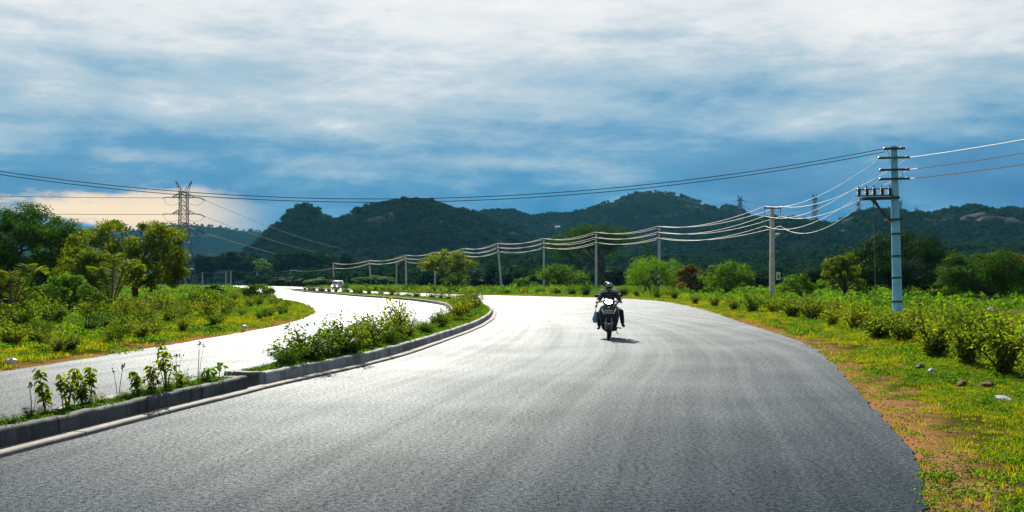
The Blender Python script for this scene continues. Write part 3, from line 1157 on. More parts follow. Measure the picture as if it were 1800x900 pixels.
# granite tors on the crest of the rocky hill and crags on the domes: (column, row, distance, width px, height px, label)
for u, v, d, w, h, lab in [
    (1098, 349, 1490, 15, 14, 'upright granite tor on the left shoulder of the rocky hill crest'),
    (1112, 343, 1495, 15, 13, 'granite boulder second from left on the rocky hill crest'),
    (1128, 341, 1500, 17, 12, 'granite boulder on the highest point of the rocky hill'),
    (1146, 342, 1500, 14, 13, 'granite boulder just right of the rocky hill summit'),
    (1162, 343, 1495, 16, 12, 'rounded granite block right of the rocky hill summit'),
    (1120, 356, 1470, 22, 20, 'big pale granite face below the rocky hill summit'),
    (1184, 348, 1495, 18, 11, 'granite block on the right shoulder of the rocky hill'),
    (1210, 353, 1490, 20, 11, 'last granite block where the rocky hill crest drops right'),
    (1060, 360, 1490, 14, 10, 'low granite block at the left foot of the rocky crest'),
    (1276, 368, 1480, 16, 10, 'isolated granite knob on the small knoll right of the rocky hill'),
    (545, 376, 1050, 44, 26, 'bare rounded granite knob left of the domed hill'),
    (590, 388, 1030, 22, 15, 'grey granite slab between the knob and the domed hill'),
    (664, 390, 1000, 34, 24, 'steep granite face on the front of the domed hill'),
    (690, 384, 1000, 24, 26, 'dark granite face right of centre on the domed hill'),
    (780, 392, 980, 15, 11, 'pale granite boulder low on the right flank of the domed hill'),
    (1500, 388, 1000, 34, 14, 'granite hump behind the blue pole on the right ridge'),
    (1540, 418, 900, 24, 10, 'pale granite slab among trees just left of the blue pole'),
    (1705, 384, 990, 60, 16, 'long bare granite back on the far right ridge'),
    (1762, 388, 985, 70, 22, 'broad granite dome at the right end of the ridge'),
    (1475, 410, 930, 40, 13, 'sloping granite sheet on the right ridge beside the saddle'),
    (1390, 416, 900, 36, 8, 'low pale rock outcrop behind the second utility pole'),
]:
    if d < 1450 and v > 380:
        d = (on_hill(u, v) or d) - 2
    p = at(u, d, v + h * 0.45)
    boulder(p, (w / F * d * 0.62, w / F * d * 0.5, h / F * d * 0.8), lab, M['granite'])

# ------------------------------------------------------------------ single trees
def tree(name, u, d, vtop, wpx, label, mat, seed, shape='round', cbf=0.25, nclump=60, nleaf=5000, leaf=0.2, vbase=None, cat='tree', **kw):
    p = at(u, d)
    H = CAM_H + (V0 - vtop) / F * d
    W = wpx / F * d
    kw.setdefault('r0', 0.025 * H + 0.04)
    tr, cr = gen_tree(H / 1.04, W * 0.93, H * cbf, nclump, nleaf, leaf, seed, shape, **kw)
    return plant(name, (tr, cr), (M['bark'], M[mat]), p, label, cat, 1.0, 0.0)


tree('broadleaf_tree', 14, 74, 345, 315, 'large dense green tree filling the left edge of the picture', 'leaf_deep', 21, cbf=0.06, nclump=230, nleaf=60000, leaf=0.17, clump=0.045)
tree('broadleaf_tree', -95, 80, 380, 190, 'dark tree cut by the left picture edge behind the large dense tree', 'leaf_dark', 22, cbf=0.1, nclump=80, nleaf=9000, leaf=0.22, clump=0.08)
tree('frangipani_tree', 244, 66, 372, 228, 'open yellow-green tree with forked trunk in front of the large pylon', 'leaf_gold', 23, 'open', 0.12, 150, 26000, 0.17, stems=3, r0=0.17, clump=0.05, lean=0.0)
tree('young_tree', 165, 60, 415, 140, 'yellow-green young tree between the large dense tree and the open tree', 'leaf_gold', 24, cbf=0.06, nclump=80, nleaf=14000, leaf=0.13, clump=0.075)
tree('young_tree', 118, 52, 478, 90, 'low bright green tree in front of the large dense tree', 'leaf_lime', 25, cbf=0.08, nclump=50, nleaf=6000, leaf=0.12, clump=0.09)
tree('leafy_bush', 14, 44, 478, 110, 'dark leafy bush at the left edge beside the pale palm frond', 'leaf_mid', 26, cbf=0.05, nclump=60, nleaf=7000, leaf=0.12, clump=0.085, cat='bush')
tree('leafy_bush', 373, 96, 500, 46, 'small dark round bush standing in the bright green field left', 'leaf_dark', 27, cbf=0.05, nclump=40, nleaf=3500, leaf=0.14, cat='bush')
tree('leafy_bush', 452, 92, 497, 62, 'dark bush at the tip of the left thicket beside the carriageway bend', 'leaf_mid', 28, cbf=0.08, nclump=45, nleaf=4200, leaf=0.15, cat='bush')
# trees beyond the road, left to right
tree('yellow_tree', 786, 190, 434, 100, 'tall sunlit yellow-green tree behind the wires left of centre', 'leaf_gold', 31, cbf=0.32, nclump=60, nleaf=6500, leaf=0.34, r0=0.3)
tree('leafy_bush', 800, 172, 478, 62, 'green bush at the foot of the sunlit yellow-green tree', 'leaf_mid', 32, cbf=0.05, nclump=36, nleaf=3000, leaf=0.28, cat='bush')
tree('rain_tree', 1044, 232, 395, 190, 'wide umbrella-shaped tree behind the motor scooter', 'leaf_deep', 33, 'umbrella', 0.50, 110, 17000, 0.40, r0=0.42, stems=3, clump=0.055)
tree('broadleaf_tree', 980, 172, 466, 96, 'green spreading tree left of the umbrella-shaped tree', 'leaf_mid', 34, 'umbrella', 0.22, 60, 5200, 0.30, clump=0.08)
tree('leafy_bush', 920, 178, 486, 46, 'small green bush right of the leaning pole', 'leaf_mid', 35, cbf=0.05, nclump=30, nleaf=2400, leaf=0.26, cat='bush')
tree('bamboo_clump', 1146, 128, 442, 112, 'bright green drooping bamboo-like clump right of the motor scooter', 'leaf_lime', 36, cbf=0.12, nclump=80, nleaf=9500, leaf=0.26, aspect=0.25, droop=0.35, stems=4, cat='bamboo')
tree('rust_tree', 1216, 118, 452, 66, 'tree with orange-brown new leaves beside the bright green clump', 'leaf_rust', 37, cbf=0.12, nclump=50, nleaf=5000, leaf=0.22)
tree('broadleaf_tree', 1280, 112, 458, 112, 'dark green rounded tree left of the second utility pole', 'leaf_mid', 38, cbf=0.1, nclump=60, nleaf=6000, leaf=0.22)
tree('broadleaf_tree', 1236, 122, 474, 70, 'low dark tree behind the orange-brown tree', 'leaf_dark', 39, cbf=0.1, nclump=40, nleaf=3500, leaf=0.24)
tree('leafy_bush', 1408, 92, 482, 88, 'flat-topped green bush right of the second utility pole', 'leaf_lime', 40, 'umbrella', 0.15, 50, 5500, 0.17, cat='bush')
tree('yellow_tree', 1484, 88, 438, 78, 'narrow yellow-green tree left of the large dark round tree', 'leaf_gold', 41, cbf=0.15, nclump=55, nleaf=6500, leaf=0.17)
tree('broadleaf_tree', 1580, 94, 408, 215, 'large dark round tree right behind the blue pole', 'leaf_dark', 42, cbf=0.06, nclump=150, nleaf=32000, leaf=0.19, clump=0.065)
tree('broadleaf_tree', 1738, 76, 432, 180, 'green tree with drooping leaves near the right picture edge', 'leaf_deep', 43, cbf=0.10, nclump=110, nleaf=22000, leaf=0.16, clump=0.07, droop=0.2)
tree('rust_tree', 1760, 98, 436, 120, 'yellow-brown tree top behind the drooping green tree on the right', 'leaf_rust', 44, cbf=0.2, nclump=60, nleaf=6500, leaf=0.22)
tree('broadleaf_tree', 1668, 84, 486, 70, 'low green tree between the round dark tree and the drooping tree', 'leaf_mid', 45, cbf=0.08, nclump=45, nleaf=5000, leaf=0.17)
tree('broadleaf_tree', 1840, 82, 450, 130, 'tree cut by the right picture edge behind the drooping tree', 'leaf_gold', 46, cbf=0.1, nclump=60, nleaf=6500, leaf=0.2)

# dark row of tall trees beyond the far bend: three tree shapes copied
ROW = []
for k, (shp, cbf) in enumerate((('round', 0.15), ('umbrella', 0.35), ('cone', 0.1))):
    ROW.append(gen_tree(10.0, 10.0, 10 * cbf, 80, 8000, 0.62, 60 + k, shp, r0=0.35, clump=0.085))
for u, v, w, k, mt, lab in [
    (336, 462, 60, 0, 'leaf_dark', 'dark tree at the left end of the tall dark row, beside the open tree'),
    (372, 446, 80, 1, 'leaf_dark', 'broad dark flat-topped tree, second in the tall dark row'),
    (408, 441, 64, 1, 'leaf_dark', 'dark flat-topped tree third in the tall dark row, touching the broad one'),
    (432, 452, 44, 0, 'leaf_dark', 'narrow dark tree left of the paler domed tree'),
    (458, 456, 72, 0, 'leaf_mid', 'paler green domed tree standing before the tall dark row'),
    (496, 442, 56, 2, 'leaf_dark', 'pointed dark tree right of the paler domed tree'),
    (520, 436, 62, 0, 'leaf_dark', 'tallest dark tree in the middle of the row'),
    (552, 440, 60, 1, 'leaf_dark', 'dark flat-topped tree left of the white van'),
    (580, 444, 54, 0, 'leaf_dark', 'dark tree directly above the white van'),
    (608, 446, 58, 2, 'leaf_dark', 'dark pointed tree just right of the white van'),
    (640, 458, 60, 0, 'leaf_dark', 'lower dark tree behind the pole leaning right of the van'),
    (676, 462, 56, 1, 'leaf_dark', 'lower flat-topped tree between two thin poles right of the van'),
    (706, 454, 50, 0, 'leaf_rust', 'brownish dark tree left of the sunlit yellow-green tree'),
    (740, 466, 56, 0, 'leaf_dark', 'dark tree touching the sunlit yellow-green tree on its left'),
]:
    d = 480 + 12 * math.sin(u)
    H = CAM_H + (V0 - v) / F * d
    plant('tall_tree', ROW[k], (M['bark'], M[mt]), at(u, d), lab, 'tree', (w / F * d / 9.2, w / F * d / 9.2, H / 10.2), group='tall dark tree row beyond the bend')
# lower trees and round bushes along the foot of the hills
for u, v, w, d, k, mt, lab in [
    (850, 472, 70, 300, 0, 'leaf_dark', 'dark tree behind the gap right of the sunlit yellow-green tree'),
    (900, 466, 80, 330, 1, 'leaf_dark', 'flat dark tree behind the strongly leaning pole'),
    (884, 484, 90, 260, 1, 'leaf_mid', 'low spreading tree at the foot of the strongly leaning pole'),
    (1090, 470, 70, 260, 0, 'leaf_dark', 'dark tree behind the pole right of the umbrella-shaped tree'),
    (660, 484, 60, 300, 0, 'leaf_mid', 'low green bush right of the van in front of the dark row'),
    (508, 486, 60, 330, 0, 'leaf_dark', 'low dark bush under the pointed dark tree'),
    (560, 488, 50, 310, 0, 'leaf_mid', 'low green bush left of the white van'),
    (1330, 478, 60, 190, 0, 'leaf_dark', 'dark bush just left of the second utility pole'),
    (1430, 468, 60, 180, 0, 'leaf_dark', 'dark bush behind the flat-topped green bush'),
    (1700, 474, 80, 170, 0, 'leaf_dark', 'dark tree far behind the drooping green tree'),
]:
    H = CAM_H + (V0 - v) / F * d
    plant('low_tree', ROW[k], (M['bark'], M[mt]), at(u, d), lab, 'tree', (w / F * d / 9.2, w / F * d / 9.2, H / 10.2))

# ------------------------------------------------------------------ palms in the left thicket


def frond_mesh(L, rise, drop, nleaf, wid, seed):
    rg = np.random.default_rng(seed)
    mb = MB()
    pts = []
    for i in range(13):
        f = i / 12
        pts.append(Vector((L * (f - 0.18 * f * f), 0, rise * math.sin(f * 1.9) - drop * f ** 2.4)))
    mb.tube(pts, [0.035 * (1 - 0.85 * i / 12) for i in range(13)], 5)
    P, Nn, A = [], [], []
    for i in range(nleaf):
        f = 0.16 + 0.84 * (i // 2) / (nleaf / 2)
        j = min(11, int(f * 12))
        p = pts[j].lerp(pts[j + 1], f * 12 - j)
        t = (pts[j + 1] - pts[j]).normalized()
        s = 1 if i % 2 else -1
        side = Vector((0, s, 0))
        out = (side * 0.85 + t * 0.55 + Vector((0, 0, -0.35 + 0.1 * rg.normal()))).normalized()
        ln = wid * math.sin(0.25 + f * 2.6) * rg.uniform(0.85, 1.1)
        P.append(p + out * ln * 0.5)
        Nn.append(Vector((0.1 * rg.normal(), -0.25 * s, 0.9)))
        A.append(out * 1.0)
    return mb, np.array([tuple(q) for q in P]), np.array([tuple(q) for q in Nn]), np.array([tuple(q) for q in A])


def palm(u, d, z0, label, specs, name='young_palm'):
    root = thing(name, label, 'palm', at(u, d))
    tr = MB().tube([(0, 0, -0.1), (0.02, 0, z0 * 0.5), (0, 0, z0 + 0.1)], [0.16, 0.13, 0.1], 8)
    tr.build('trunk', M['bark'], root, True)
    for k, (ang, L, rise, drop, wid) in enumerate(specs):
        mb, P, Nn, A = frond_mesh(L, rise, drop, 90, wid, 300 + k)
        ln = np.linalg.norm(A, axis=1)
        lm = leaf_mesh('frond', P, Nn, wid * np.clip(0.35 + np.sin(np.linspace(0.3, 2.9, len(P))) * 0.75, 0.3, 1.1), 0.13, 0.02, along=A)
        o = link('frond', lm, M['frond'], root)
        st = mb.build('rachis', M['stem'], o)
        o.location = (0, 0, z0)
        o.rotation_euler = (0, 0, R(ang))
    return root


palm(196, 40, 0.55, 'young palm with upright fronds in the middle of the left thicket',
     [(100, 1.0, 2.2, 0.1, 0.55), (60, 1.3, 2.0, 0.2, 0.6), (20, 1.5, 1.9, 0.3, 0.6), (150, 1.2, 1.8, 0.3, 0.55), (-30, 1.9, 0.8, 1.1, 0.6), (-60, 1.6, 0.6, 1.0, 0.55), (200, 1.5, 1.2, 0.6, 0.55), (250, 1.3, 0.8, 0.8, 0.5), (5, 2.2, 0.7, 1.2, 0.55)])
palm(20, 38, 0.4, 'young palm with a drooping pale frond at the left picture edge',
     [(-10, 1.9, 1.3, 0.7, 0.6), (40, 1.5, 1.9, 0.3, 0.55), (120, 1.4, 1.8, 0.3, 0.55), (180, 1.6, 1.0, 0.9, 0.55), (-70, 1.5, 0.8, 1.0, 0.5), (75, 1.2, 2.0, 0.2, 0.5)])

# ------------------------------------------------------------------ shrubs
SH_LOOSE = [gen_shrub(1.0, 1.15, 17, 1000, 0.066, 70 + k, 0.5, 0.95) for k in range(4)]
SH_DENSE = [gen_shrub(1.0, 1.3, 24, 1100, 0.085, 80 + k, 0.5, 0.95) for k in range(4)]
SH_FINE = [gen_shrub(1.0, 1.2, 26, 1300, 0.06, 90 + k, 0.42, 0.95, oval=False) for k in range(3)]


def shrub(kind, mt, loc, s, label, group=None, name='shrub', hs=1.0):
    prot = {'l': SH_LOOSE, 'd': SH_DENSE, 'f': SH_FINE}[kind]
    me = random.choice(prot)
    return plant(name, me, (M['stem'], M[mt]), loc, label, 'shrub', (s * random.uniform(.8, 1.35), s * random.uniform(.8, 1.35), s * hs * random.uniform(.82, 1.18)), None, group, ('stem', 'foliage'))


def side_dist(S, p):
    return min((Vector((p.x, p.y, 0)) - q).length for q in S)


# left thicket: rows of shrubs behind the far carriageway's grass edge
LLD = dense(S_LL, 2)
cnt = 0
zones = [(16, 24, 'at the near end of the left thicket', 9), (24, 34, 'in the near half of the left thicket', 18), (34, 48, 'in the middle of the left thicket', 28), (48, 66, 'in the far half of the left thicket', 26), (66, 100, 'at the far tip of the left thicket', 20)]
kinds = [('d', 'leaf_shrub', 'dense green shrub'), ('f', 'leaf_gold', 'fine-leaved yellow-green shrub'), ('l', 'leaf_shrub', 'loose leafy shrub'), ('d', 'leaf_croton', 'dense yellowing shrub'), ('f', 'leaf_lime', 'bright green feathery shrub')]
for y0, y1, where, n in zones:
    for k in range(n):
        for _ in range(60):
            y = random.uniform(y0, y1)
            cand = [p for p in LLD if abs(p.y - y) < 2.5]
            if not cand:
                continue
            e = min(cand, key=lambda p: abs(p.y - y))
            off = 1.3 + random.random() ** 1.3 * (9.0 if y < 60 else 6.0)
            p = Vector((e.x - off, y + off * 0.15, 0.05))
            if p.x / p.y > -0.56:
                break
        kd, mt, nm = kinds[(k * 2 + int(y0)) % 5]
        s = random.uniform(0.7, 1.1) * (0.5 + 0.12 * min(off, 6.0))
        shrub(kd, mt, p, s, nm + ' ' + where, 'thicket shrubs left of the far carriageway', hs=random.uniform(0.8, 1.05))

ORD = ['first', 'second', 'third', 'fourth', 'fifth', 'sixth', 'seventh', 'eighth', 'ninth', 'tenth', 'eleventh', 'twelfth', 'thirteenth', 'fourteenth', 'fifteenth', 'sixteenth',
       'seventeenth', 'eighteenth', 'nineteenth', 'twentieth', 'twenty-first', 'twenty-second', 'twenty-third', 'twenty-fourth', 'twenty-fifth', 'twenty-sixth']


def number_labels():
    by = {}
    for o in bpy.data.objects:
        if o.parent is None and o.get('category') == 'shrub' and o.get('group'):
            by.setdefault(o['label'], []).append(o)
    for lab, os_ in by.items():
        if len(os_) > 1:
            os_.sort(key=lambda o: o.location.x / o.location.y)
            for i, o in enumerate(os_):
                o['label'] = f'{lab}, {ORD[i]} from left'


# right verge: a loose hedge of yellowing shrubs
for i, (u, d, s, kd, mt, lab) in enumerate([
    (1765, 17.0, 1.25, 'l', 'leaf_croton', 'tallest yellowing shrub with bare stems at the right picture edge'),
    (1700, 18.5, 1.15, 'l', 'leaf_croton', 'yellowing shrub left of the tallest one at the right edge'),
    (1825, 16.0, 1.2, 'l', 'leaf_croton', 'yellowing shrub cut by the right picture edge'),
    (1640, 21.0, 1.05, 'l', 'leaf_croton', 'yellow-leaved shrub in front and right of the blue pole'),
    (1735, 21.5, 1.1, 'd', 'leaf_croton', 'dense yellow-green shrub behind the tallest shrub on the right'),
    (1590, 25.0, 1.1, 'l', 'leaf_croton', 'shrub hiding the foot of the blue pole'),
    (1665, 27.0, 1.1, 'd', 'leaf_shrub', 'green shrub right of the blue pole foot'),
    (1545, 27.5, 0.95, 'd', 'leaf_croton', 'yellow-green shrub just left of the blue pole'),
    (1610, 31.0, 1.0, 'l', 'leaf_croton', 'shrub rising behind the blue pole foot on its right'),
    (1500, 32.0, 0.95, 'l', 'leaf_croton', 'shrub second to the left of the blue pole'),
    (1462, 35.0, 0.95, 'd', 'leaf_croton', 'shrub third to the left of the blue pole'),
    (1520, 37.0, 0.95, 'l', 'leaf_croton', 'shrub behind the gap left of the blue pole'),
    (1425, 40.0, 1.0, 'l', 'leaf_croton', 'small shrub below the flat-topped green bush'),
    (1392, 44.0, 0.95, 'd', 'leaf_shrub', 'green shrub right of the second utility pole foot'),
    (1440, 46.0, 1.0, 'l', 'leaf_shrub', 'shrub behind the others below the flat-topped green bush'),
    (1360, 49.0, 1.0, 'd', 'leaf_croton', 'shrub in front of the second utility pole foot'),
    (1322, 52.0, 1.25, 'l', 'leaf_lime', 'bright green sapling left of the second utility pole foot'),
    (1290, 56.0, 0.9, 'd', 'leaf_croton', 'shrub on the verge below the dark rounded tree'),
    (1345, 58.0, 0.95, 'l', 'leaf_shrub', 'shrub behind the bright green sapling'),
    (1255, 64.0, 0.95, 'l', 'leaf_croton', 'shrub on the verge below the orange-brown tree'),
    (1222, 72.0, 0.9, 'd', 'leaf_croton', 'low shrub where the right verge starts to bend left'),
    (1186, 88.0, 1.0, 'd', 'leaf_lime', 'bright shrub below the bamboo-like clump on its right'),
    (1155, 95.0, 1.25, 'l', 'leaf_shrub', 'shrub at the foot of the pole before the bamboo-like clump'),
    (1120, 104.0, 1.1, 'd', 'leaf_lime', 'bright shrub just right of the scooter riders'),
    (1095, 108.0, 1.3, 'd', 'leaf_croton', 'shrub beside the riders, second to the right'),
    (1172, 98.0, 1.1, 'l', 'leaf_croton', 'shrub behind the pole before the bamboo-like clump'),
    (1030, 112.0, 1.5, 'd', 'leaf_lime', 'bright shrub just left of the scooter riders'),
    (1005, 116.0, 1.6, 'd', 'leaf_lime', 'bright shrub second to the left of the riders'),
    (978, 119.0, 1.5, 'd', 'leaf_gold', 'yellow-green shrub third to the left of the riders'),
    (950, 121.0, 1.4, 'd', 'leaf_lime', 'shrub at the foot of the pole left of the umbrella-shaped tree'),
    (922, 123.0, 1.0, 'd', 'leaf_gold', 'low shrub right of the leaning pole foot'),
    (892, 125.0, 1.1, 'd', 'leaf_lime', 'low shrub at the foot of the leaning pole'),
]):
    p = at(u, d)
    p.z = 0.05
    shrub(kd, mt, p, s * (random.uniform(.92, 1.25) if d < 60 else 1.05), lab, hs=0.95)

for k in range(26):
    d = 17.5 + 1.75 * k + random.uniform(-.5, .5)
    ex = min(S_MR, key=lambda q: abs(q.y - d)).x
    p = Vector((ex + 3.6 + random.uniform(-.7, 2.2), d, 0.05))
    shrub('ldf'[k % 3], ('leaf_croton', 'leaf_gold', 'leaf_shrub', 'leaf_croton')[k % 4], p, random.uniform(.55, 1.15), 'loose straggling shrub filling the right hedge', 'straggling shrubs of the right hedge', hs=random.uniform(.8, 1.1))

# far verge beyond the bend
for i, u in enumerate(range(868, 600, -13)):
    d = 132 + (868 - u) * 0.22
    p = at(u, d)
    shrub('d', ('leaf_lime', 'leaf_gold', 'leaf_mid')[i % 3], p, random.uniform(1.0, 1.7), 'low roadside shrub beyond the far bend', 'roadside shrubs beyond the far bend', hs=random.uniform(.7, 1))


# planting on the median
def med_pt(y, f):
    a = min(dense(S_DL, 3), key=lambda q: abs(q.y - y))
    b = min(dense(S_ML, 3), key=lambda q: abs(q.y - y))
    p = a.lerp(b, f)
    return Vector((p.x, p.y, KH - 0.05))


def gen_sapling(h, seed, n=26, leaf=0.1, branches=3):
    rg = np.random.default_rng(seed)
    mb = MB()
    P, Nn, A = [], [], []
    for b in range(branches):
        hh = h * (1 if b == 0 else rg.uniform(0.45, 0.85))
        a = rg.uniform(0, 6.28)
        r = 0.0 if b == 0 else rg.uniform(0.10, 0.26) * h
        tip = Vector((math.cos(a) * r + 0.04 * h * rg.normal(), math.sin(a) * r, hh))
        mid = Vector((tip.x * 0.4, tip.y * 0.4, hh * 0.5))
        mb.tube([(0, 0, -0.05), mid, tip], [0.009, 0.007, 0.003], 5)
        m_ = int(n * hh / h)
        for k in range(m_):
            f = (0.5 + 0.5 * ((k + rg.random()) / m_) ** 0.7) if rg.random() < .8 else rg.uniform(.2, 1)
            p = mid.lerp(tip, max(0, f * 2 - 1)) if f > .5 else Vector((0, 0, 0)).lerp(mid, f * 2)
            th = k * 2.4 + rg.uniform(-.4, .4)
            o = np.array([math.cos(th), math.sin(th), rg.uniform(-0.75, 0.15)])
            P.append(np.array(p) + o * leaf * 0.55)
            Nn.append(np.array([o[0] * .5, o[1] * .5, 0.8]) + rg.normal(size=3) * .3)
            A.append(o)
    lm = leaf_mesh('foliage', np.array(P), np.array(Nn), leaf * rg.uniform(0.6, 1.25, len(P)), 0.5, 0.12, True, rg, np.array(A))
    return mb.mesh('stem', True), lm


def gen_seedhead(h, seed):
    rg = np.random.default_rng(seed)
    mb = MB()
    top = MB()
    for k in range(3):
        a = rg.uniform(0, 6.28)
        tip = Vector((math.cos(a) * 0.12 * h, math.sin(a) * 0.12 * h, h * rg.uniform(.75, 1)))
        mb.tube([(0, 0, 0), tip * 0.5 + Vector((0, 0, .03)), tip], [0.004, 0.003, 0.002], 4)
        for j in range(4):
            top.ell(tip + Vector(rg.normal(size=3)) * 0.015, (0.008, 0.008, 0.014), 5, 3)
    return mb.mesh('stem'), top.mesh('seed_head')


for k, (u, d, h, br, lf, lab) in enumerate([
    (36, 10.9, 0.52, 3, 0.085, 'leafy sapling on the near median at the far left'),
    (97, 11.3, 0.50, 4, 0.085, 'bushy sapling on the near median, second from the left'),
    (118, 11.6, 0.44, 4, 0.08, 'short sapling right against the bushy one on the near median'),
    (146, 11.8, 0.46, 2, 0.085, 'slender sapling third from the left on the near median'),
    (246, 12.5, 0.36, 3, 0.08, 'small dark sapling in the middle of the near median'),
    (275, 12.9, 0.40, 3, 0.085, 'sapling left of the tallest one on the near median'),
    (292, 13.1, 0.66, 4, 0.095, 'tallest sapling on the near median'),
    (371, 14.4, 0.24, 1, 0.14, 'broad-leaved seedling near the gap in the median'),
    (398, 14.6, 0.27, 1, 0.15, 'broad-leaved seedling closest to the gap in the median'),
    (326, 13.5, 0.26, 2, 0.07, 'little sapling right of the tallest one on the near median'),
]):
    p = at(u, d)
    q = med_pt(d, 0.5)
    p.x = max(min(p.x, q.x + 0.12), q.x - 0.12) if abs(p.x - q.x) > 0.15 else p.x
    p.z = KH - 0.06
    plant('sapling', gen_sapling(h, 400 + k, 30 if lf < 0.12 else 9, lf, br), (M['stem'], M['leaf_croton'] if lf < .12 else M['herb']), p, lab, 'sapling', names=('stem', 'foliage')).rotation_euler = (random.uniform(-.2, .2), random.uniform(-.2, .2), random.uniform(0, 6))
for k, (u, d, h, lab) in enumerate([
    (70, 11.1, 0.42, 'thin dry seed stalks between the two leftmost saplings on the median'),
    (205, 12.2, 0.5, 'thin leaning seed stalks left of the small dark sapling'),
    (336, 13.7, 0.46, 'pinkish seed stalks right of the tallest median sapling'),
    (378, 14.3, 0.66, 'tall thin seed stalks beside the broad-leaved seedlings'),
    (8, 10.5, 0.4, 'thin seed stalks at the left picture edge on the median'),
]):
    q = med_pt(d, 0.45)
    plant('seed_stalk', gen_seedhead(h, 440 + k), (M['stem'], M['leaf_rust']), q, lab, 'weed', names=('stem', 'seed_head'))
for k, (y, f, s, kd, mt, lab) in enumerate([
    (17.4, .45, 0.55, 'd', 'leaf_shrub', 'first low shrub behind the dark kerb end of the far median'),
    (18.3, .4, 0.85, 'd', 'leaf_shrub', 'tall leafy shrub leaning left near the start of the far median'),
    (19.3, .5, 0.78, 'l', 'leaf_shrub', 'leafy shrub third along the far median'),
    (20.2, .45, 0.85, 'd', 'leaf_shrub', 'dense shrub fourth along the far median'),
    (21.4, .5, 0.85, 'l', 'leaf_croton', 'reddish-tipped shrub fifth along the far median'),
    (22.5, .4, 0.8, 'd', 'leaf_croton', 'yellow-green shrub sixth along the far median'),
    (23.8, .55, 0.85, 'l', 'leaf_shrub', 'dark-stemmed shrub before the pale kerb joint'),
    (25.4, .45, 1.05, 'l', 'leaf_croton', 'tallest thin shrub halfway along the near side of the far median'),
    (26.8, .5, 0.7, 'l', 'leaf_shrub', 'small dark shrub right of the tallest thin shrub'),
    (29.5, .4, 0.5, 'f', 'grass', 'low yellow-green clump after the tallest thin shrub'),
    (31.5, .6, 0.75, 'd', 'leaf_shrub', 'isolated round dark shrub in the short grass of the median'),
    (35.0, .4, 0.7, 'l', 'leaf_croton', 'yellowing shrub before the median bend'),
    (38.0, .5, 0.9, 'd', 'leaf_croton', 'yellow-green shrub where the median starts to bend'),
    (42.0, .5, 1.0, 'l', 'leaf_croton', 'reddish-yellow shrub at the median bend'),
    (46.0, .4, 1.05, 'd', 'leaf_shrub', 'green shrub at the median bend'),
    (50.0, .55, 1.15, 'l', 'leaf_rust', 'rust-tipped shrub at the tip of the median bend'),
    (54.0, .5, 1.1, 'd', 'leaf_croton', 'shrub behind the rust-tipped one at the median bend'),
    (60.0, .5, 0.9, 'd', 'leaf_shrub', 'green shrub just past the median bend'),
    (67.0, .5, 0.9, 'l', 'leaf_rust', 'rusty shrub past the median bend'),
]):
    p = med_pt(y, f)
    shrub(kd, mt, p, s, lab, name='median_shrub', hs=1.0)
for k in range(24):
    y = 72 + k * 4.3 + random.uniform(-.8, .8)
    shrub('d', ('leaf_croton', 'leaf_lime', 'leaf_shrub', 'leaf_rust')[k % 4], med_pt(y, random.uniform(.35, .65)), random.uniform(.75, 1.3),
          'low shrub planted on the distant median', 'shrubs along the distant median', name='median_shrub', hs=0.85)

FILL_Y = [17.0, 17.9, 18.8, 19.8, 20.8, 21.9, 23.0, 24.4, 26.0, 28.0, 33.5, 36.5, 40.0, 44.0, 48.0, 52.0, 57.0, 63.0]
for k, y in enumerate(FILL_Y):
    shrub('fd'[k % 2], ('leaf_lime', 'leaf_croton', 'leaf_shrub')[k % 3], med_pt(y, (.68, .3, .55)[k % 3]), random.uniform(.42, .62),
          'low weedy shrub filling the far median', 'low weedy shrubs on the far median', name='median_shrub', hs=0.8)
NEAR_Y = [9.7, 10.05, 10.4, 10.75, 11.1, 11.45, 11.8, 12.15, 12.5, 12.85, 13.2, 13.55, 13.9, 14.25, 14.6]
for k, y in enumerate(NEAR_Y):
    shrub('lf'[k % 2], ('leaf_croton', 'herb', 'leaf_shrub')[k % 3], med_pt(y, (.4, .6, .5)[k % 3]), random.uniform(.15, .32),
          'ankle-high weed between the saplings of the near median', 'ankle-high weeds on the near median', name='median_weed', hs=0.9)

# ------------------------------------------------------------------ grass and weeds


def tuft(n, h, spread, seed, wid=0.012):
    rg = np.random.default_rng(seed)
    V, Fq = [], []
    for k in range(n):
        a, r = rg.uniform(0, 6.28), spread * rg.random() ** .5
        b = np.array([math.cos(a) * r, math.sin(a) * r, -0.01])
        t = rg.uniform(0, 6.28)
        hh = h * rg.uniform(.5, 1.0)
        lean_ = np.array([math.cos(t), math.sin(t), 0]) * hh * rg.uniform(.1, .8)
        sd_ = np.array([-math.sin(t), math.cos(t), 0]) * wid
        i = len(V)
        V += [b - sd_ * .5, b + sd_ * .5, b + lean_ * .4 + [0, 0, hh * .6] + sd_ * .4, b + lean_ * .4 + [0, 0, hh * .6] - sd_ * .4, b + lean_ + [0, 0, hh * .9]]
        Fq += [(i, i + 1, i + 2, i + 2), (i, i + 2, i + 3, i + 3), (i + 3, i + 2, i + 4, i + 4)]
    me = bpy.data.meshes.new('tuft')
    me.from_pydata([tuple(v) for v in V], [], [tuple(dict.fromkeys(f)) for f in Fq])
    return me


def herb(n, h, spread, leaf, seed):
    rg = np.random.default_rng(seed)
    a = rg.uniform(0, 6.28, n)
    r = spread * rg.random(n) ** .5
    P = np.stack([np.cos(a) * r, np.sin(a) * r, h * rg.uniform(.15, 1, n) * (1 - .5 * r / spread)], 1)
    return leaf_mesh('herb', P, rg.normal(size=(n, 3)) * .5 + [0, 0, .8], leaf * rg.uniform(.6, 1.3, n), .55, .1, rg=rg)


